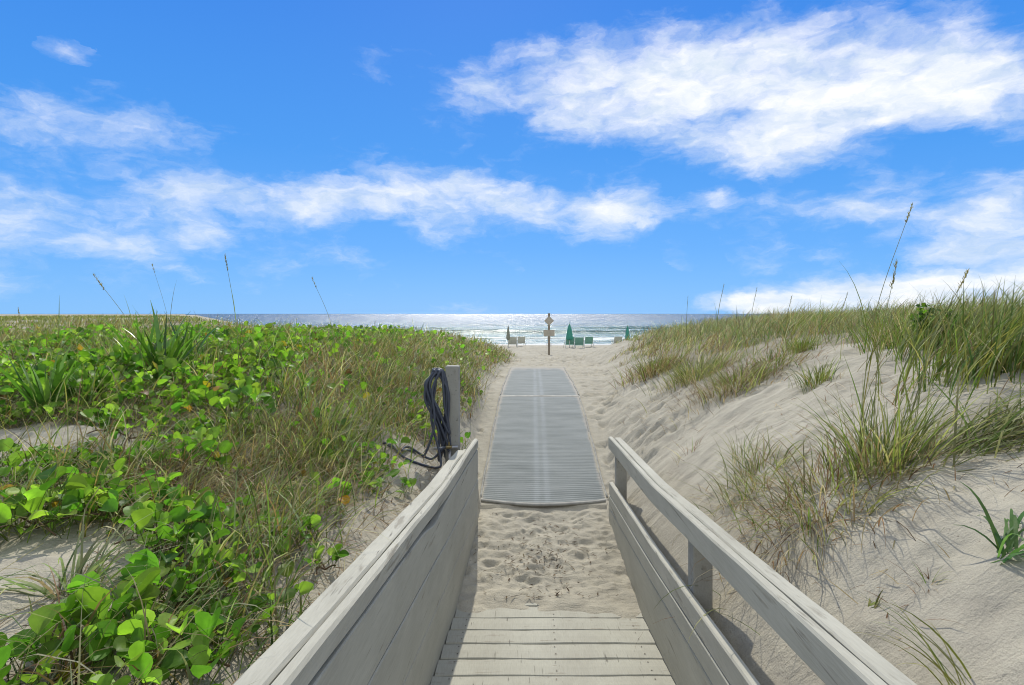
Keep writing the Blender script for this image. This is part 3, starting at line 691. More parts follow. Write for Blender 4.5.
# ---- left: bank grass (uncountable)
acc = Acc(); dry = Acc()
for (n, y0, y1, s1, hh, ww) in ((16000, .9, 4, 4.2, .36, .0066), (26000, 4, 9, 9, .42, .0100), (20000, 9, 16, 15, .38, .0145), (18000, 15, 26, 25, .38, .02)):
    s, y = scatter(n, -s1, -.68, y0, y1); d, vn = cover_left(s, y)
    k = (R.random(n) < d * (1 - .5 * vn)) & in_view(s, y); s, y, vn = s[k], y[k], vn[k]; n = len(s)
    cl = fbm(s * 3, y * 3, 93, 2); dm = sstep(.45, .68, fbm(s * 1.2, y * 1.2, 95, 3))
    h = hh * R.uniform(.4, 1.2, n) * (.35 + 1.5 * cl ** 1.6)
    az = R.uniform(-math.pi, math.pi, n) * .75 + .2
    pn = fbm(s * 2.6, y * 2.6, 94, 3)
    fr = np.clip(.06 + .55 * sstep(.48, .6, pn) + .25 * dm, 0, .85)
    col = mixpal(fr, np.vstack([GREENS, OLIVE, SILV]), np.vstack([STRAW, STRAW, BROWN]))
    V = blade_arrays(rooted(s, y), h, az, R.uniform(0, .9, n), R.uniform(.8, 2.6, n), ww * R.uniform(.6, 1.3, n), col, 5)
    acc.add(*V)
    # fallen dead blades lying in the thatch
    k2 = R.random(n) < (.75 * dm + .25) * (y < 12); m_ = int(k2.sum())
    rt = rooted(s[k2], y[k2]); rt[:, 2] += R.uniform(.0, .09, m_)
    dry.add(*blade_arrays(rt, .26 * R.uniform(.5, 1.2, m_), R.uniform(-3.14, 3.14, m_), R.uniform(.9, 1.5, m_), R.uniform(1.3, 2.2, m_), ww * .7 * R.uniform(.6, 1.1, m_), pick(np.vstack([STRAW, BROWN]), m_), 4))
tag(acc.build('bank_grass', M_GRASS), 'tangled green and tan grass over the leafy bank behind the wall', 'grass', kind='stuff')
tag(dry.build('dead_grass', M_DRY), 'dead brown grass lying in the thatch of the leafy bank', 'dead grass', kind='stuff')

# ---- left: vine cover (uncountable)
acc = Acc(); pet = Acc()
for (n, y0, y1, s1, size, cols, lift_) in ((5200, 1.1, 4, 4.4, .054, 5, .13), (13000, 4, 9, 9, .076, 3, .26), (11000, 9, 17, 15, .09, 3, .25)):
    s, y = scatter(n, -s1, -.72, y0, y1); d, vn = cover_left(s, y)
    k = (R.random(n) < d * (.08 + vn)) & in_view(s, y); s, y, vn = s[k], y[k], vn[k]; n = len(s)
    root = rooted(s, y); root[:, 2] += .012
    up = lift_ * R.random(n) ** .8 * (.35 + .9 * fbm(s * 2.4, y * 2.4, 97, 3))
    az = R.uniform(-math.pi, math.pi, n)
    top = root + np.stack([np.cos(az) * .03, np.sin(az) * .03, up], -1)
    col = pick(LEAFG, n, .27); yel = R.random(n) < .02; col[yel] = pick(np.array([(.34, .27, .03), (.30, .17, .03), (.22, .12, .05)]), int(yel.sum()))
    sz = size * R.uniform(.4, 1.3, n)
    acc.add(*leaf_arrays(top, az, R.normal(.5, .45, n), R.normal(0, .5, n), sz, R.uniform(.2, 1.3, n), R.uniform(-.5, .15, n), col, cols))
    if y0 < 8: petioles(pet, root, top, .0014, np.repeat(np.array([[.16, .19, .06]]), n, 0))
acc.v += pet.v; acc.c += pet.c; acc.f += [q + acc.n for q in pet.f]; acc.n += pet.n
vc = tag(acc.build('vine_cover', M_LEAF), 'bright round-leaved beach vine matting the leafy bank behind the wall', 'beach vine', kind='stuff')

# ------------------------------------------------------------------ individual plants
def tuft(px, py, n, h, label, spread_=.06, az=None, azs=1.5, lean=(.05, .4), bend=(.6, 1.8), w=.006, dryfr=.3, pal=None, group='grass clumps on the bare sand bank', stalks=0, cat='grass clump', name='dune_grass', drypal=None):
    p = at(px, py); n = int(n * (3.6 if px > 600 and py < 395 else 2.3)); N = int(n * dryfr); G = n - N
    t = empty(name, p, label, cat, group)
    def roots(k, sp):
        x = p[0] + R.normal(0, sp, k); y = p[1] + R.normal(0, sp, k); return np.stack([x, y, gz(x, y) - .012], -1)
    def azz(k, r):
        out = np.arctan2(r[:, 1] - p[1], r[:, 0] - p[0])
        return (R.normal(az, azs, k) if az is not None else out + R.normal(0, .7, k))
    r = roots(G, spread_)
    a = Acc(); a.add(*blade_arrays(r, h * R.uniform(.5, 1.1, G), azz(G, r), R.uniform(*lean, G), R.uniform(*bend, G), w * R.uniform(.6, 1.25, G), pick(np.vstack([GREENS, OLIVE]) if pal is None else pal, G), 7))
    a.build('foliage', M_GRASS, t)
    if N:
        r = roots(N, spread_ * 1.15)
        a = Acc(); a.add(*blade_arrays(r, h * R.uniform(.45, 1.0, N), azz(N, r), R.uniform(lean[0], lean[1] * 1.6, N), R.uniform(bend[0] + .3, bend[1] + .5, N), w * .8 * R.uniform(.6, 1.2, N), pick(STRAW if drypal is None else drypal, N), 6))
        a.build('dry_leaves', M_DRY, t)
    return t
GB = 'grass clumps on the bare sand bank'
PALE = np.array([(.21, .225, .09), (.26, .26, .12), (.17, .20, .06), (.30, .29, .15), (.14, .19, .045)])
SB = np.vstack([STRAW, BROWN])
tuft(825, 500, 330, .44, 'largest grass clump on the sand bank, brown and shaggy at its foot', .15, lean=(.1, 1.1), bend=(1.3, 2.9), pal=PALE, w=.0068, dryfr=.74, drypal=np.vstack([STRAW, SB]))
tuft(758, 478, 170, .32, 'low straw-green clump at the left flank of the shaggy one', .11, lean=(.1, 1.0), bend=(1.2, 2.7), pal=PALE, w=.006, dryfr=.55)
tuft(882, 470, 110, .52, 'upright green clump just behind the shaggy brown one', .08, lean=(.05, .6), bend=(.5, 1.9), pal=PALE, w=.007, dryfr=.3)
tuft(955, 452, 95, .62, 'long-bladed green clump combed flat towards the frame edge', .10, az=-.15, azs=.6, lean=(.5, 1.2), bend=(1.3, 2.2), pal=PALE, w=.009, dryfr=.2)
tuft(1015, 440, 55, .52, 'second combed clump, at the very edge of the sand bank', .10, az=-.1, azs=.8, lean=(.4, 1.1), bend=(1.2, 2.3), w=.008, dryfr=.15)
tuft(1003, 556, 11, .34, 'few dark strappy blades arching over on open sand', .02, az=-.5, azs=.9, lean=(.3, 1.0), bend=(1.8, 2.9), w=.012, dryfr=0, pal=np.array([(.07, .15, .05), (.10, .19, .06)]))
tuft(868, 612, 9, .11, 'tiny green sprout with a curled leaf on open sand', .01, az=.3, azs=.6, lean=(.4, .9), bend=(1.3, 2.2), w=.010, dryfr=.3)
tuft(962, 688, 6, .34, 'thin yellow-green blades arching in at the bottom edge', .015, az=2.5, azs=.4, lean=(.4, .8), bend=(1.2, 2.2), w=.006, dryfr=0, pal=OLIVE)
tuft(928, 585, 10, .10, 'tiny withered grey sprig on open sand', .012, lean=(.1, .7), bend=(.8, 2), w=.004, dryfr=.8, drypal=BROWN)
tuft(735, 386, 260, .40, 'ragged olive clump hanging down the slope below the crest', .2, lean=(.1, .8), bend=(1, 2.6), pal=PALE, w=.007, dryfr=.68, drypal=SB)
tuft(695, 378, 220, .40, 'straw and olive clump beside the path, low on the slope', .18, lean=(.1, .7), bend=(.8, 2.3), pal=PALE, w=.008, dryfr=.45)
tuft(655, 372, 220, .42, 'rusty clump nearest the mats on the sand bank', .2, lean=(.05, .6), bend=(.6, 2.1), pal=PALE, w=.010, dryfr=.7, drypal=SB)
tuft(770, 364, 170, .34, 'reddish brown clump under the crest grass', .2, lean=(.1, .9), bend=(1, 2.7), w=.006, dryfr=.7, drypal=BROWN)
tuft(818, 384, 46, .26, 'small green clump alone on the bare sand shelf', .06, w=.006, dryfr=.2)
tuft(800, 352, 70, .28, 'short green clump on the lip of the bare sand shelf', .08, w=.007, dryfr=.15)
tuft(742, 462, 26, .30, 'thin lone wispy grass below the ragged clumps', .05, w=.004, dryfr=.4)
tuft(690, 452, 14, .18, 'a few dry wisps low on the sand by the railing', .05, w=.004, dryfr=.8, drypal=BROWN)
tuft(1000, 372, 190, .60, 'tall lush clump leaning over at the top of the sand bank', .2, az=.1, azs=.7, lean=(.1, .5), bend=(.7, 1.6), w=.0085, dryfr=.08)
tuft(955, 352, 160, .55, 'green clump beside the small leafy bush', .2, az=.2, azs=.7, lean=(.1, .4), bend=(.6, 1.5), w=.009, dryfr=.12)
tuft(905, 345, 120, .45, 'olive clump left of the small leafy bush', .18, w=.009, dryfr=.25)
GL = 'grass clumps on the leafy bank'
SIL = np.array([(.20, .24, .11), (.16, .22, .08), (.26, .28, .16)])
AR = dict(lean=(.1, 1.0), bend=(1.2, 2.9), group=GL)
tuft(262, 500, 150, .32, 'drooping straw-coloured clump above the cracked wall', .07, w=.0062, dryfr=.6, **AR)
tuft(212, 560, 70, .30, 'silvery green clump with curling blades beside the wall cap', .05, w=.008, dryfr=.35, pal=SIL, **AR)
tuft(150, 640, 40, .34, 'arching clump low among the round leaves at the bottom', .05, w=.010, dryfr=.25, pal=SIL, **AR)
tuft(215, 640, 40, .26, 'small curled clump at the bottom against the wall cap', .04, w=.008, dryfr=.4, **AR)
tuft(70, 600, 22, .36, 'few long grey-green blades crossing the lower bare sand', .03, w=.010, dryfr=.1, pal=SIL, **AR)
tuft(300, 470, 130, .32, 'green clump midway up the leafy bank', .08, w=.0065, dryfr=.35, **AR)
tuft(330, 440, 120, .32, 'tan-tipped clump at the edge of the eroded sand face', .09, w=.006, dryfr=.5, **AR)
tuft(285, 428, 140, .34, 'rust-brown clump in the thatch of the leafy bank', .11, w=.006, dryfr=.8, drypal=BROWN, **AR)
tuft(230, 430, 110, .36, 'pale tan clump between the rust-brown one and the vine', .10, w=.007, dryfr=.7, **AR)
tuft(120, 470, 44, .42, 'long pale blades springing over the bare sand patch', .06, w=.010, dryfr=.2, pal=SIL, **AR)
tuft(170, 500, 60, .34, 'mixed green clump beside the broad vine bunch', .06, w=.008, dryfr=.4, **AR)
tuft(90, 405, 70, .42, 'arching silvery clump in front of the strappy plants', .09, w=.009, dryfr=.3, pal=SIL, **AR)
tuft(190, 400, 80, .40, 'straw clump below the spiky dark plant', .10, w=.008, dryfr=.65, **AR)
tuft(350, 400, 120, .36, 'olive and straw clump up the slope from the hose', .14, w=.008, dryfr=.5, **AR)
tuft(385, 395, 120, .36, 'bushy yellow-green clump behind the hose', .14, w=.008, dryfr=.35, **AR)
tuft(440, 372, 120, .40, 'olive clump above the tall hose post', .18, w=.009, dryfr=.4, **AR)
tuft(470, 362, 120, .42, 'rust-tipped clump over the path just past the hose post', .2, w=.009, dryfr=.6, drypal=SB, **AR)
tuft(492, 352, 130, .46, 'brownish clump where the leafy bank meets the mats', .3, w=.011, dryfr=.6, drypal=SB, **AR)

tuft(205, 368, 90, .58, 'tall arching clump beside the spiky dark plant on the crest', .12, w=.009, dryfr=.3, pal=SIL, lean=(.1, .8), bend=(.8, 2.3), group=GL)
tuft(255, 352, 90, .55, 'tall green clump standing above the vine crest', .14, w=.010, dryfr=.35, lean=(.05, .7), bend=(.7, 2.2), group=GL)
tuft(310, 346, 90, .50, 'tawny clump on the vine crest short of the sea', .16, w=.010, dryfr=.6, lean=(.05, .7), bend=(.7, 2.2), group=GL)
tuft(110, 372, 80, .56, 'loose pale clump between the two strappy plants', .13, w=.009, dryfr=.4, pal=SIL, lean=(.1, .8), bend=(.8, 2.4), group=GL)
tuft(28, 366, 70, .45, 'low tawny clump on the crest at the frame edge', .15, w=.010, dryfr=.6, lean=(.1, .8), bend=(.8, 2.3), group=GL)
tuft(380, 352, 90, .50, 'wispy clump on the crest above the bushy yellow-green one', .2, w=.011, dryfr=.5, lean=(.05, .7), bend=(.7, 2.1), group=GL)

def seed_stalk(px, py, tx, ty, label, head=.16, r=.0022, group='seed stalks standing above the dunes', leafy=3, dp=0, dens=1.0):
    """a tall stalk from the ground seen at (px,py) whose tip stands at the height seen at (tx,ty)"""
    p = at(px, py); d = p[1] + dp
    tip = np.array([(tx - CX) / F * d, d, -(ty - HY) / F * d])
    H = tip[2] - p[2]
    mid = p + (tip - p) * .5 + np.array([-(tip[0] - p[0]) * .22, 0, H * .02])
    t = empty('seed_stalk', p, label, 'grass stalk', group)
    ax_ = smooth_path([p - np.array([0, 0, .02]), mid, tip], 9)
    mb = MB(); mb.tube(ax_, list(np.linspace(r, r * .45, len(ax_))), 6)
    mb.build('stem', M_STRAWSTEM, t, True)
    a = Acc()
    dirv = (tip - mid) / np.linalg.norm(tip - mid)
    n = int(46 * dens); q = R.random(n)
    root = tip[None] - dirv[None] * (q * head)[:, None] + R.normal(0, .0025, (n, 3))
    V = blade_arrays(root, .022 * R.uniform(.6, 1.3, n) * (1 if head > .1 else .7), R.uniform(-3.1, 3.1, n), R.uniform(.05, .4, n), R.uniform(.3, .8, n), np.full(n, .005) * R.uniform(.6, 1.2, n), pick(np.array([(.34, .30, .15), (.30, .29, .12), (.25, .25, .10)]), n), 3)
    a.add(*V); a.build('seed_head', M_DRY, t)
    if leafy:
        q = R.uniform(.05, .45, leafy); root = p[None] + (mid - p)[None] * (q * 2)[:, None]
        a = Acc(); a.add(*blade_arrays(root, H * R.uniform(.25, .5, leafy), R.normal(0, 1.6, leafy), R.uniform(.1, .35, leafy), R.uniform(.5, 1.5, leafy), np.full(leafy, .0055), pick(OLIVE, leafy), 6)); a.build('leaves', M_GRASS, t)
M_STRAWSTEM = plain('straw_stem', (.22, .23, .08), .7, .25, 30)
seed_stalk(858, 452, 912, 205, 'tallest seed stalk, rising far above the sand bank into the clouds', .10, .0026, leafy=5)
seed_stalk(872, 450, 897, 262, 'second tall stalk springing from the shaggy brown clump', .14, .0024, leafy=4)
seed_stalk(915, 425, 968, 272, 'slanting stalk over the combed green clump', .12, .0024, leafy=3)
seed_stalk(716, 345, 724, 284, 'lone seed stalk on the crest above the ragged clumps', .2, .006, dens=.7)
seed_stalk(750, 340, 757, 288, 'thin stalk right of the lone crest stalk', .15, .005, dens=.6)
seed_stalk(686, 345, 688, 296, 'short stalk against the blue sea at the bank’s end', .15, .005, dens=.5)
seed_stalk(785, 340, 792, 296, 'short nodding stalk on the middle of the crest', .16, .005, dens=.7)
seed_stalk(838, 340, 848, 292, 'ripe brown stalk in front of the low white cloud', .18, .005, dens=.8)
seed_stalk(240, 392, 225, 255, 'stalk with a plump tan head in front of the pale left clouds', .14, .003, leafy=3, dens=1.5)
seed_stalk(150, 395, 93, 274, 'stalk leaning away over the strappy plants', .16, .003, leafy=3)
seed_stalk(175, 385, 152, 264, 'very thin stalk above the spiky plant', .08, .0018, leafy=2, dens=.6)
seed_stalk(338, 372, 312, 278, 'stalk leaning over the green vine crest', .13, .003, leafy=2, dens=.8)
seed_stalk(25, 372, 18, 308, 'short brown stalk at the edge of the leafy bank', .1, .003, leafy=1, dens=.7)

# broad strap-leaved plants
M_STRAP = plant_material('strap_leaf', .4, .3, .45)
def strap_plant(px, py, n, h, label):
    p = at(px, py); t = empty('strap_leaf_plant', p, label, 'strappy plant', 'broad strap-leaved plants on the leafy bank')
    az = np.linspace(0, 2 * math.pi, n, endpoint=False) + R.normal(0, .3, n)
    root = p[None] + np.stack([np.cos(az) * .03, np.sin(az) * .03, np.full(n, -.02)], -1)
    a = Acc(); a.add(*blade_arrays(root, h * R.uniform(.7, 1.1, n), az, R.uniform(.05, .55, n), R.uniform(.3, 1.2, n), R.uniform(.03, .052, n), pick(np.array([(.09, .19, .03), (.12, .23, .035), (.06, .14, .025), (.16, .27, .05)]), n), 7, twist=R.normal(0, .35, n)))
    a.build('leaves', M_STRAP, t)
    mb = MB(); mb.tube([p - np.array([0, 0, .03]), p + np.array([.01, 0, .06])], [.03, .018], 8); mb.build('stem', M_STEM, t, True)
strap_plant(48, 416, 28, .50, 'upright strap-leaved plant standing behind the bare sand patch')
strap_plant(80, 408, 16, .38, 'smaller strap-leaved plant beside the upright one')
strap_plant(163, 382, 20, .74, 'dark spiky strap-leaved plant topping the leafy bank')
strap_plant(186, 374, 18, .62, 'strap-leaved plant half hidden behind the spiky dark one')
strap_plant(143, 378, 16, .64, 'strap-leaved plant leaning out left of the spiky dark one')

# vine plants one can tell apart
def vine_plant(px, py, n, label, size=.085, spread_=.13, height=.16, yellow=0):
    size *= .72; n = int(n * 1.5); height *= .72
    p = at(px, py); t = empty('beach_vine', p, label, 'beach vine', 'round-leaved vine plants on the leafy bank')
    k = max(3, n // 6); a = Acc(); st = MB(); pt = Acc()
    pts = []
    for j in range(k):
        ang = j * 2 * math.pi / k + R.normal(0, .4); L = spread_ * R.uniform(.6, 1.3)
        path = []
        for q in np.linspace(0, 1, 6):
            x = p[0] + math.cos(ang + q * .6) * L * q; y = p[1] + math.sin(ang + q * .6) * L * q
            path.append((x, y, float(gz(x, y)[0]) + .008 + height * .35 * math.sin(q * 2.6)))
        st.tube(smooth_path(path, 3), .0035, 5); pts += path[1:]
    st.build('stem', M_STEM, t, True)
    P = np.array(pts); root = P[R.integers(0, len(P), n)] + R.normal(0, .008, (n, 3))
    up = height * R.uniform(.15, 1.0, n)
    az = np.arctan2(root[:, 1] - p[1], root[:, 0] - p[0]) + R.normal(0, .9, n)
    top = root + np.stack([np.cos(az) * up * .35, np.sin(az) * up * .35, up], -1)
    col = pick(LEAFG, n, .27) * 1.05
    a.add(*leaf_arrays(top, az, R.normal(.55, .4, n), R.normal(0, .5, n), size * R.uniform(.4, 1.3, n), R.uniform(.3, 1.5, n), R.uniform(-.45, .1, n), col, 5))
    petioles(pt, root, top, .0017, np.repeat(np.array([[.16, .19, .06]]), n, 0))
    a.v += pt.v; a.c += pt.c; a.f += [q + a.n for q in pt.f]; a.n += pt.n
    lv = a.build('leaves', M_LEAF, t)
    if yellow:
        a = Acc(); q = p + np.array([.1, -.08, .05]); q = q[None] * np.ones((yellow, 1)) + R.normal(0, .02, (yellow, 3))
        a.add(*leaf_arrays(q, R.uniform(-3, 3, yellow), R.normal(-.3, .3, yellow), R.normal(0, .4, yellow), np.full(yellow, .06), np.full(yellow, .5), np.full(yellow, -.3), np.tile(np.array([[.50, .26, .02]]), (yellow, 1)), 5))
        y_ = a.build('dying_leaf', M_LEAF, t); y_['label'] = 'orange-yellow dying leaf'
vine_plant(38, 530, 20, 'vine sprig with red stems reaching over the bare sand at the frame edge', .10, .22, .2)
vine_plant(6, 492, 14, 'vine sprig at the frame edge above the red-stemmed one', .10, .18, .2)
vine_plant(100, 520, 26, 'dense vine bunch between the two bare sand patches', .085, .16)
vine_plant(165, 560, 26, 'glossy vine bunch with overlapping leaves, centre of the lower bank', .085, .14)
vine_plant(175, 610, 22, 'pale green upright vine leaves catching the sun low on the bank', .085, .12, .18)
vine_plant(110, 650, 16, 'largest near leaves of the bank, at the bottom by the grass arch', .095, .14, .16)
vine_plant(30, 700, 9, 'vine cut by the bottom corner of the picture', .10, .13, .14)
vine_plant(190, 672, 10, 'two or three low leaves by the wall at the bottom', .08, .09, .10)
vine_plant(200, 470, 34, 'broad vine bunch spreading above the lower bare sand', .085, .2)
vine_plant(130, 440, 30, 'vine edging the upper bare sand patch', .085, .2)
vine_plant(330, 508, 16, 'vine sprig with an orange dying leaf on the eroded sand face', .07, .10, .12, yellow=1)
vine_plant(300, 545, 12, 'small vine seedling on the eroded sand face under the dying leaf', .065, .09, .1)
vine_plant(325, 572, 8, 'two yellow-green leaves lying by the wall cap', .065, .08, .06)
vine_plant(345, 470, 14, 'bright leaf pair below the tan-tipped clump', .075, .10, .12)
vine_plant(405, 425, 26, 'bright green vine tucked behind the hose loops', .075, .22, .14)

# leafy bush on the right crest
def bush(px, py, label):
    p = at(px, py); t = empty('leafy_bush', p, label, 'bush')
    st = MB(); tips = []
    for j in range(16):
        a_ = R.uniform(0, 6.28); L = R.uniform(.16, .30); pth = [p - np.array([0, 0, .02])]
        for q in (.35, .7, 1):
            pth.append(p + np.array([math.cos(a_) * L * .8 * q, math.sin(a_) * L * .5 * q, (L * q) * R.uniform(.8, 1.05)]))
        st.tube(smooth_path(pth, 4), .006, 5); tips += pth[1:]
    st.build('branches', M_TWIG, t, True)
    n = 700; P = np.array(tips); pos = P[R.integers(0, len(P), n)] + np.clip(R.normal(0, .03, (n, 3)), -.05, .05)
    a = Acc(); a.add(*leaf_arrays(pos, R.uniform(-3.1, 3.1, n), R.normal(.3, .6, n), R.normal(0, .6, n), .036 * R.uniform(.6, 1.3, n), R.uniform(.1, .6, n), R.uniform(-.3, .1, n), pick(np.array([(.05, .11, .018), (.08, .15, .02), (.035, .08, .018), (.13, .19, .03)]), n), 3))
    a.build('leaves', M_LEAF, t)
bush(938, 348, 'small dark leafy bush among the crest grass')

# dry roots and twigs on the eroded face (uncountable) and litter on the open sand
acc = Acc()
n = 2600; s, y = scatter(n, -1.5, -.68, 1.6, 5.8); k = R.random(n) < (1 - cover_left(s, y)[0] * .6); s, y = s[k], y[k]; n = len(s)
r = rooted(s, y); r[:, 2] += .014
acc.add(*blade_arrays(r, R.uniform(.05, .24, n), R.uniform(-3.1, 3.1, n), R.uniform(1.0, 1.7, n), R.uniform(1.2, 1.9, n), R.uniform(.002, .006, n), pick(np.vstack([BROWN, STRAW * .7]), n), 4))
tag(acc.build('root_litter', M_DRY), 'dry roots and broken stems on the eroded sand face by the hose', 'dry litter', kind='stuff')
acc = Acc()
n = 3800; s, y = scatter(n, 1.08, 4.2, .9, 8); r = rooted(s, y); r[:, 2] += .02
k = fbm(s * 1.4, y * 1.4, 99, 3) > .5; r = r[k]; n = len(r)
acc.add(*blade_arrays(r, R.uniform(.03, .2, n), R.uniform(-3.1, 3.1, n), R.uniform(.8, 1.5, n), R.uniform(1.2, 2.1, n), R.uniform(.002, .0065, n), pick(np.vstack([BROWN * .6, BROWN, STRAW]), n), 4))
n = 340; s = np.clip(R.normal(.08, .22, n), -.44, .6); y = np.clip(R.normal(4.4, .35, n), 3.85, 5.2); r = rooted(s, y); r[:, 2] += .018
acc.add(*blade_arrays(r, R.uniform(.015, .06, n), R.uniform(-3.1, 3.1, n), R.uniform(1.0, 1.6, n), R.uniform(1.3, 2.0, n), R.uniform(.004, .014, n), pick(BROWN * .4, n), 2))
tag(acc.build('stem_litter', M_DRY), 'scattered dry stems and dark weed scraps on the open sand', 'dry litter', kind='stuff')

# ------------------------------------------------------------------ the beach: sign, chairs, umbrellas
M_POST = plain('weathered_post', (.26, .22, .165), .85, .25, 10)
M_SIGN = plain('faded_sign', (.44, .40, .32), .6, .2, 8)
M_SIGNDK = plain('faded_sign_marks', (.15, .12, .10), .6, .2, 8)
def prism(mb, outline, y0, y1):
    """outline (x,z) extruded from y0 to y1"""
    n = len(outline); v = [(x, y0, z) for x, z in outline] + [(x, y1, z) for x, z in outline]
    f = [tuple(range(n)), tuple(range(2 * n - 1, n - 1, -1))] + [(i, i + n, (i + 1) % n + n, (i + 1) % n) for i in range(n)]
    mb.add(v, f)
sx, sy = (549 - CX) / F * 27.6, 27.6; sz = float(gz(sx, sy)[0])
sg = empty('beach_sign', (sx, sy, sz), 'wooden signpost with a diamond sign above a rectangular one, beyond the mats', 'sign')
top = -.02
mb = MB(); mb.box((sx, sy, (sz - .3 + top) / 2), (.10, .10, top - sz + .3), .01); mb.box((sx, sy, top + .015), (.12, .12, .04), .008); mb.build('post', M_POST, sg)
zc = -(320.8 - HY) / F * sy; h = .235
mb = MB(); prism(mb, [(sx, zc - h), (sx + h, zc), (sx, zc + h), (sx - h, zc)], sy - .085, sy - .06); ds = mb.build('diamond_sign', M_SIGN, sg)
mb = MB()
for a, b in (((0, -h), (h, 0)), ((h, 0), (0, h)), ((0, h), (-h, 0)), ((-h, 0), (0, -h))):
    a, b = np.array(a) * .93, np.array(b) * .93; ai, bi = a * .86, b * .86
    prism(mb, [(sx + q[0], zc + q[1]) for q in (a, b, bi, ai)], sy - .089, sy - .0852)
prism(mb, [(sx - .05, zc - .05), (sx + .06, zc - .04), (sx + .04, zc + .07), (sx - .04, zc + .06)], sy - .089, sy - .0852)
mb.build('border', M_SIGNDK, ds)
zc = -(333. - HY) / F * sy
mb = MB(); mb.box((sx, sy - .072, zc), (.52, .024, .31), .004); rs = mb.build('notice_board', M_SIGN, sg)
mb = MB()
for dz, w_ in ((.09, .36), (.03, .40), (-.03, .30), (-.09, .38)): mb.box((sx + .005, sy - .0855, zc + dz), (w_, .003, .022), .0005)
for q in (-1, 1): mb.box((sx + q * .243, sy - .0855, zc), (.014, .003, .29), .0005)
mb.build('faded_lines', M_SIGNDK, rs)

M_GREEN = plain('green_canvas', (.06, .29, .21), .75, .2, 6)
M_SLING = plain('green_sling', (.2, .42, .34), .8, .2, 6)
M_PALE = plain('pale_sling', (.55, .57, .50), .8, .2, 6)
M_FRAME = plain('chair_frame', (.66, .68, .64), .5, .2, 10)
def chair(px, d, label, sling, rz=0.0):
    x = (px - CX) / F * d; z = float(gz(x, d)[0])
    t = empty('beach_chair', (x, d, z), label, 'beach chair', 'beach chairs facing the sea')
    w = .33
    P = lambda a, b, c: (x + a * math.cos(rz) - b * math.sin(rz), d + a * math.sin(rz) + b * math.cos(rz), z + c)
    for q in (-1, 1):
        mb = MB()
        mb.tube([P(q * w, -.48, .92), P(q * w, -.06, .28), P(q * w, .62, .36)], .022, 6)       # back rail and seat rail
        mb.tube([P(q * w, .62, .36), P(q * w * 1.08, .70, 0)], .022, 6); mb.tube([P(q * w, -.22, .52), P(q * (w + .08), -.5, 0)], .022, 6)
        mb.tube([P(q * (w + .03), -.3, .62), P(q * (w + .05), .3, .56), P(q * w, .34, .34)], .024, 6); mb.build('side_frame', M_FRAME, t, True)
    mb = MB()
    mb.sweep([np.array([P(-w, b - .012, c), P(w, b - .012, c), P(w, b + .012, c + .012), P(-w, b + .012, c + .012)]) for b, c in ((-.475, .90), (-.34, .68), (-.2, .46), (-.07, .30))]); mb.build('back_sling', sling, t)
    mb = MB(); mb.sweep([np.array([P(-w, b, c - .012), P(w, b, c - .012), P(w, b, c + .012), P(-w, b, c + .012)]) for b, c in ((-.06, .27), (.15, .27), (.4, .31), (.62, .36))]); mb.build('seat_sling', sling, t)
chair(569.5, 46.5, 'green beach chair beside the foot of the middle umbrella', M_SLING, .08)
chair(579, 45.5, 'green beach chair centre of the three right of the sign', M_SLING, -.05)
chair(588.5, 50, 'green beach chair last of the three right of the sign', M_SLING, .0)
chair(617, 49, 'greyish beach chair next to the umbrella at the grassy bank', M_PALE, .1)
chair(512.5, 48, 'pale beach chair nearest the grey umbrella left of the sign', M_PALE, .0)
chair(521, 53, 'pale beach chair closest to the wash, left of the sign', M_PALE, .1)
def umbrella(px, d, top_, label, m, lean=0, hgt=1.35, rad=.2):
    x = (px - CX) / F * d; z = float(gz(x, d)[0]); zt = -(top_ - HY) / F * d
    t = empty('beach_umbrella', (x, d, z), label, 'umbrella', 'folded umbrellas by the beach chairs')
    mb = MB(); mb.tube([(x, d, z - .3), (x + lean, d, zt + .06)], .025, 8); mb.build('pole', M_FRAME, t, True)
    mb = MB(); secs = []
    for q, r in ((0, .03), (.12, .07), (.35, .13), (.6, .17), (.8, .2), (.92, .21), (1, .16)):
        zz = zt - hgt * q
        secs.append(np.array([(x + lean * (1 - q * .6) + math.cos(a) * r * rad / .2 * (1 + .16 * math.cos(8 * a)), d + math.sin(a) * r * rad / .2 * (1 + .16 * math.cos(8 * a)), zz + .03 * math.cos(4 * a + 1) * q) for a in np.linspace(0, 2 * math.pi, 32, endpoint=False)]))
    mb.sweep(secs); mb.build('canopy', m, t, True)
    mb = MB(); mb.tube([(x + lean, d, zt - .02), (x + lean, d, zt + .1)], [.03, .015], 8); mb.build('finial', M_FRAME, t, True)
umbrella(569.5, 46, 324.2, 'middle folded green umbrella over the three green chairs', M_GREEN, 0, 1.25, .23)
umbrella(627.5, 48, 326, 'folded dark green umbrella half hidden by the grassy bank', M_GREEN, 0, 1.2, .17)
umbrella(508.2, 47, 326, 'folded slim grey-green umbrella left of the sign', plain('faded_canvas', (.26, .27, .21), .8, .2, 6), 0, 1.1, .13)

# ------------------------------------------------------------------ sun, sky and clouds
EL_, AZ_ = math.radians(38), math.radians(-3.0)
to_sun = Vector((math.sin(AZ_) * math.cos(EL_), math.cos(AZ_) * math.cos(EL_), math.sin(EL_)))
sd = bpy.data.lights.new('sun', 'SUN'); sd.energy = 3.0; sd.angle = math.radians(.5); sd.color = (1, .95, .84)
so = bpy.data.objects.new('sun', sd); COL.objects.link(so); so.rotation_euler = (-to_sun).to_track_quat('-Z', 'Y').to_euler(); so.location = (0, 0, 30)

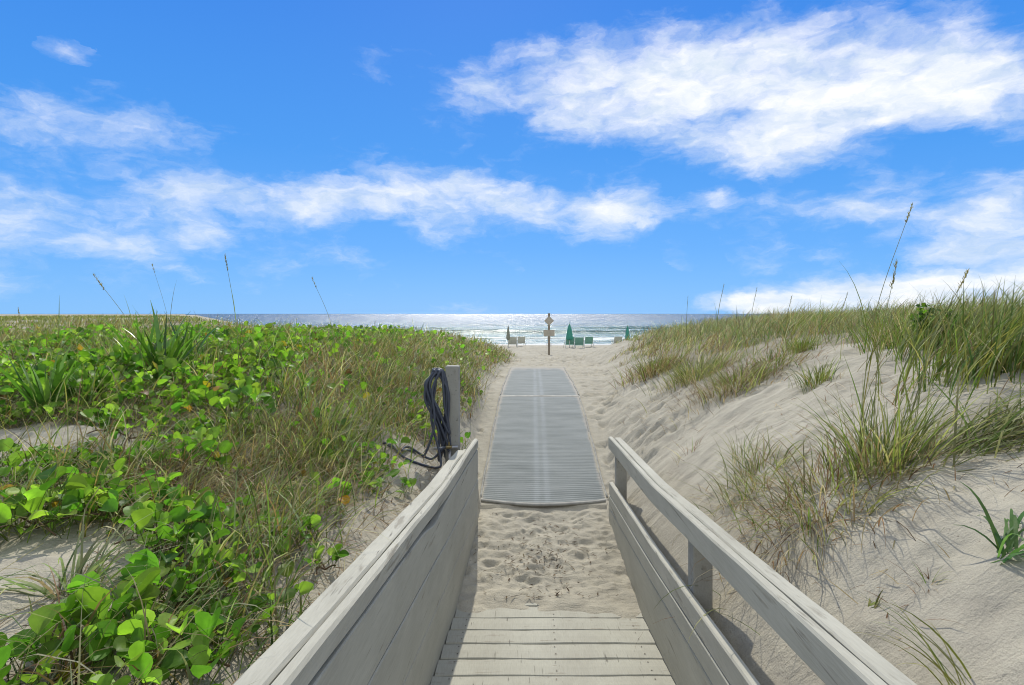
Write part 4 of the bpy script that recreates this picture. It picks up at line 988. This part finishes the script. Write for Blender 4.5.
W = bpy.data.worlds.new('World'); scene.world = W; W.use_nodes = True
nt = W.node_tree; nt.nodes.clear()
wo = nt.nodes.new('ShaderNodeOutputWorld'); bg = nd(nt, 'ShaderNodeBackground', i_Strength=.15)
sky = nd(nt, 'ShaderNodeTexSky', sky_type='NISHITA', sun_disc=False); sky.sun_elevation = EL_; sky.sun_rotation = AZ_
sky.altitude = 0; sky.air_density = 1.0; sky.dust_density = .3; sky.ozone_density = 3.0
tc = nd(nt, 'ShaderNodeTexCoord'); sep = nd(nt, 'ShaderNodeSeparateXYZ'); nt.links.new(tc.outputs['Generated'], sep.inputs[0])
azn = mth(nt, 'ARCTAN2', sep.outputs[0], sep.outputs[1])
hl = mth(nt, 'SQRT', mth(nt, 'ADD', mth(nt, 'MULTIPLY', sep.outputs[0], sep.outputs[0]), mth(nt, 'MULTIPLY', sep.outputs[1], sep.outputs[1])))
eln = mth(nt, 'ARCTAN2', sep.outputs[2], hl)
cmb = nd(nt, 'ShaderNodeCombineXYZ'); nt.links.new(azn, cmb.inputs[0]); nt.links.new(eln, cmb.inputs[1])
# streaky warp so the clouds fray
def vmath(op, a, b):
    m = nd(nt, 'ShaderNodeVectorMath', operation=op)
    for s, i in ((a, 0), (b, 1)):
        if isinstance(s, tuple): m.inputs[i].default_value = s
        else: nt.links.new(s, m.inputs[i])
    return m.outputs[0]
wn = noise(nt, vmath('MULTIPLY', cmb.outputs[0], (13, 26, 1)), 1, 6, .6)
warp = vmath('MULTIPLY', vmath('SUBTRACT', wn.outputs['Color'], (.5, .5, .5)), (.085, .045, 0))
pos = vmath('ADD', cmb.outputs[0], warp)
def dir_of(px, py):
    a = math.atan((px - CX) / F); e = math.atan((HY - py) / F * math.cos(a)); return a, e
total = None
CL = [  # photo x, y, half width, half height, amount, tilt
 (725, 58, 200, 42, 1.0, 0), (640, 60, 110, 34, .7, 0), (560, 100, 130, 44, .9, .05), (640, 116, 120, 38, .8, 0), (790, 138, 115, 38, 1.3, .05), (700, 100, 120, 38, .8, 0), (900, 76, 140, 36, .9, .05), (955, 92, 110, 34, .8, 0), (860, 100, 110, 34, .75, .1), (470, 95, 60, 22, .5, .1),
 (100, 120, 130, 30, 1.05, -.05), (60, 150, 120, 30, .35, 0), (90, 205, 220, 46, .5, 0), (40, 245, 200, 44, .55, 0), (200, 240, 200, 42, .46, -.1), (230, 185, 130, 24, .45, 0), (335, 203, 66, 24, 1.15, .05), (430, 180, 120, 30, .8, -.1), (500, 205, 150, 32, .95, -.05), (590, 215, 100, 22, .75, -.05), (440, 232, 80, 26, .45, -.5),
 (260, 205, 110, 22, .6, 0), (310, 185, 70, 14, .5, 0), (670, 207, 90, 18, .8, -.05), (980, 76, 120, 40, .9, 0), (1070, 95, 110, 40, .8, 0), (830, 58, 120, 36, 1.0, 0), (714, 195, 30, 13, .9, 0), (640, 190, 60, 20, .5, -.1), (930, 172, 58, 20, .7, .15), (860, 205, 140, 28, .75, 0), (820, 218, 50, 18, .6, 0), (960, 225, 110, 32, .8, 0), (1020, 190, 60, 30, .7, 0), (1010, 250, 90, 28, 1.1, 0), (770, 258, 90, 20, .55, -.05), (880, 270, 90, 20, .65, .1), (890, 296, 190, 22, 1.7, .03), (960, 300, 130, 20, 1.5, 0), (780, 305, 90, 12, 1.3, .02),
 (68, 52, 24, 10, .6, 0), (371, 62, 22, 13, .6, 0), (412, 66, 40, 14, .6, 0), (490, 55, 66, 16, .5, .1), (585, 45, 60, 18, .45, .1), (620, 235, 80, 16, .35, 0), (480, 310, 60, 8, .35, 0), (1180, 130, 140, 60, .5, 0), (1250, 260, 200, 40, .9, 0), (-140, 180, 160, 60, .6, 0), (-250, 270, 200, 30, .7, 0), (300, -160, 200, 60, .6, 0), (800, -220, 260, 70, .7, 0)]
for (px, py, w, h, amt, rot) in CL:
    a, e = dir_of(px, py)
    mp = nd(nt, 'ShaderNodeMapping', vector_type='TEXTURE'); mp.inputs['Location'].default_value = (a, e, 0); mp.inputs['Rotation'].default_value = (0, 0, rot)
    k = 1.0 / F * math.cos(a)
    mp.inputs['Scale'].default_value = (w * k * 1.15, h * k * 1.25, 1)
    nt.links.new(pos, mp.inputs['Vector'])
    gr = nd(nt, 'ShaderNodeTexGradient', gradient_type='QUADRATIC_SPHERE'); nt.links.new(mp.outputs[0], gr.inputs[0])
    o = mth(nt, 'MULTIPLY', mth(nt, 'SQRT', gr.outputs[1]), amt * (.74 if amt < 1.2 else 1))
    total = o if total is None else mth(nt, 'ADD', total, o)
total = mth(nt, 'MINIMUM', total, 1.25)
tex = noise(nt, vmath('MULTIPLY', pos, (8.5, 18, 1)), 1, 9, .6, .15)
wisp = noise(nt, vmath('MULTIPLY', vmath('ADD', pos, (3, 1, 0)), (22, 75, 1)), 1, 6, .62, .8)
dens = mth(nt, 'ADD', total, mth(nt, 'ADD', mth(nt, 'MULTIPLY', mth(nt, 'SUBTRACT', tex.outputs[0], .5), 2.3), mth(nt, 'MULTIPLY', mth(nt, 'SUBTRACT', wisp.outputs[0], .5), .35)))
cm = nd(nt, 'ShaderNodeMapRange', interpolation_type='SMOOTHSTEP'); cm.inputs['From Min'].default_value = .10; cm.inputs['From Max'].default_value = 1.5
nt.links.new(dens, cm.inputs['Value'])
cover = mth(nt, 'MULTIPLY', cm.outputs[0], mth(nt, 'GREATER_THAN', total, .0))
# unseen broken cloud added behind the viewer and high overhead as white fill light
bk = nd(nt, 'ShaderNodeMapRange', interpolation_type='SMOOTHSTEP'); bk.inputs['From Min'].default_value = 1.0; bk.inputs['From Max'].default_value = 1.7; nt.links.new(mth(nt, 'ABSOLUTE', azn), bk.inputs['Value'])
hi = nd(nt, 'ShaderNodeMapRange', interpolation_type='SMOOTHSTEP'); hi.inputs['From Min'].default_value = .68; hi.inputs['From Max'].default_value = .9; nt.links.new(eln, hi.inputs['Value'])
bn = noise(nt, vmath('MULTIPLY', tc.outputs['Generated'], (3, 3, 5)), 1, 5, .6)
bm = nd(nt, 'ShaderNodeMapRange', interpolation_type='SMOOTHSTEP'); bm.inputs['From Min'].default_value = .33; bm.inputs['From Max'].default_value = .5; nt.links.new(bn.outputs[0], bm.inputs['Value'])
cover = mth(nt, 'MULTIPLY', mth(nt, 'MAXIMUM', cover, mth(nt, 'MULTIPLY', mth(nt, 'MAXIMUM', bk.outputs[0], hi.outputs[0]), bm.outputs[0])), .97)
# sky: deepen the blue of the clear air
hsv = nd(nt, 'ShaderNodeHueSaturation', i_Saturation=1.0, i_Value=1.0); nt.links.new(sky.outputs[0], hsv.inputs['Color'])
elr = nd(nt, 'ShaderNodeMapRange'); elr.inputs['From Min'].default_value = 0; elr.inputs['From Max'].default_value = 1.2; nt.links.new(eln, elr.inputs['Value'])
grad = ramp(nt, elr.outputs[0], [(0, (1.05, 2.7, 5.1)), (.09, (.62, 2.15, 5.0)), (.22, (.32, 1.68, 4.6)), (.42, (.2, 1.22, 4.2)), (.8, (.2, .95, 3.0))]).outputs[0]
SKYC = mixc(nt, .96, hsv.outputs[0], grad)
cl_in = noise(nt, vmath('MULTIPLY', pos, (14, 30, 1)), 1, 5, .6)
cc = ramp(nt, cl_in.outputs[0], [(.36, (3.9, 4.4, 5.0)), (.6, (5.45, 5.5, 5.6))]).outputs[0]
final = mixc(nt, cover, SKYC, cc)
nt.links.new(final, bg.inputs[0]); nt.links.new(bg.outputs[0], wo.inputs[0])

# ------------------------------------------------------------------ camera and settings
cd = bpy.data.cameras.new('camera'); cam = bpy.data.objects.new('camera', cd); COL.objects.link(cam)
cd.sensor_width = 36; cd.lens = F / 1024 * 36; cd.clip_start = .05; cd.clip_end = 20000
cam.location = (0, 0, 0); cam.rotation_euler = (math.pi / 2, 0, 0)
cd.shift_y = -(685 / 2 - HY) / 1024
scene.camera = cam
scene.view_settings.view_transform = 'Standard'; scene.view_settings.look = 'None'; scene.view_settings.gamma = 1; scene.view_settings.exposure = .36
scene.cycles.max_bounces = 6; scene.cycles.diffuse_bounces = 3; scene.cycles.transmission_bounces = 4; scene.cycles.sample_clamp_indirect = 8
scene.cycles.use_denoising = True; scene.cycles.denoising_prefilter = 'ACCURATE'
scene.cycles.pixel_filter_type = 'BLACKMAN_HARRIS'; scene.cycles.filter_width = 1.05
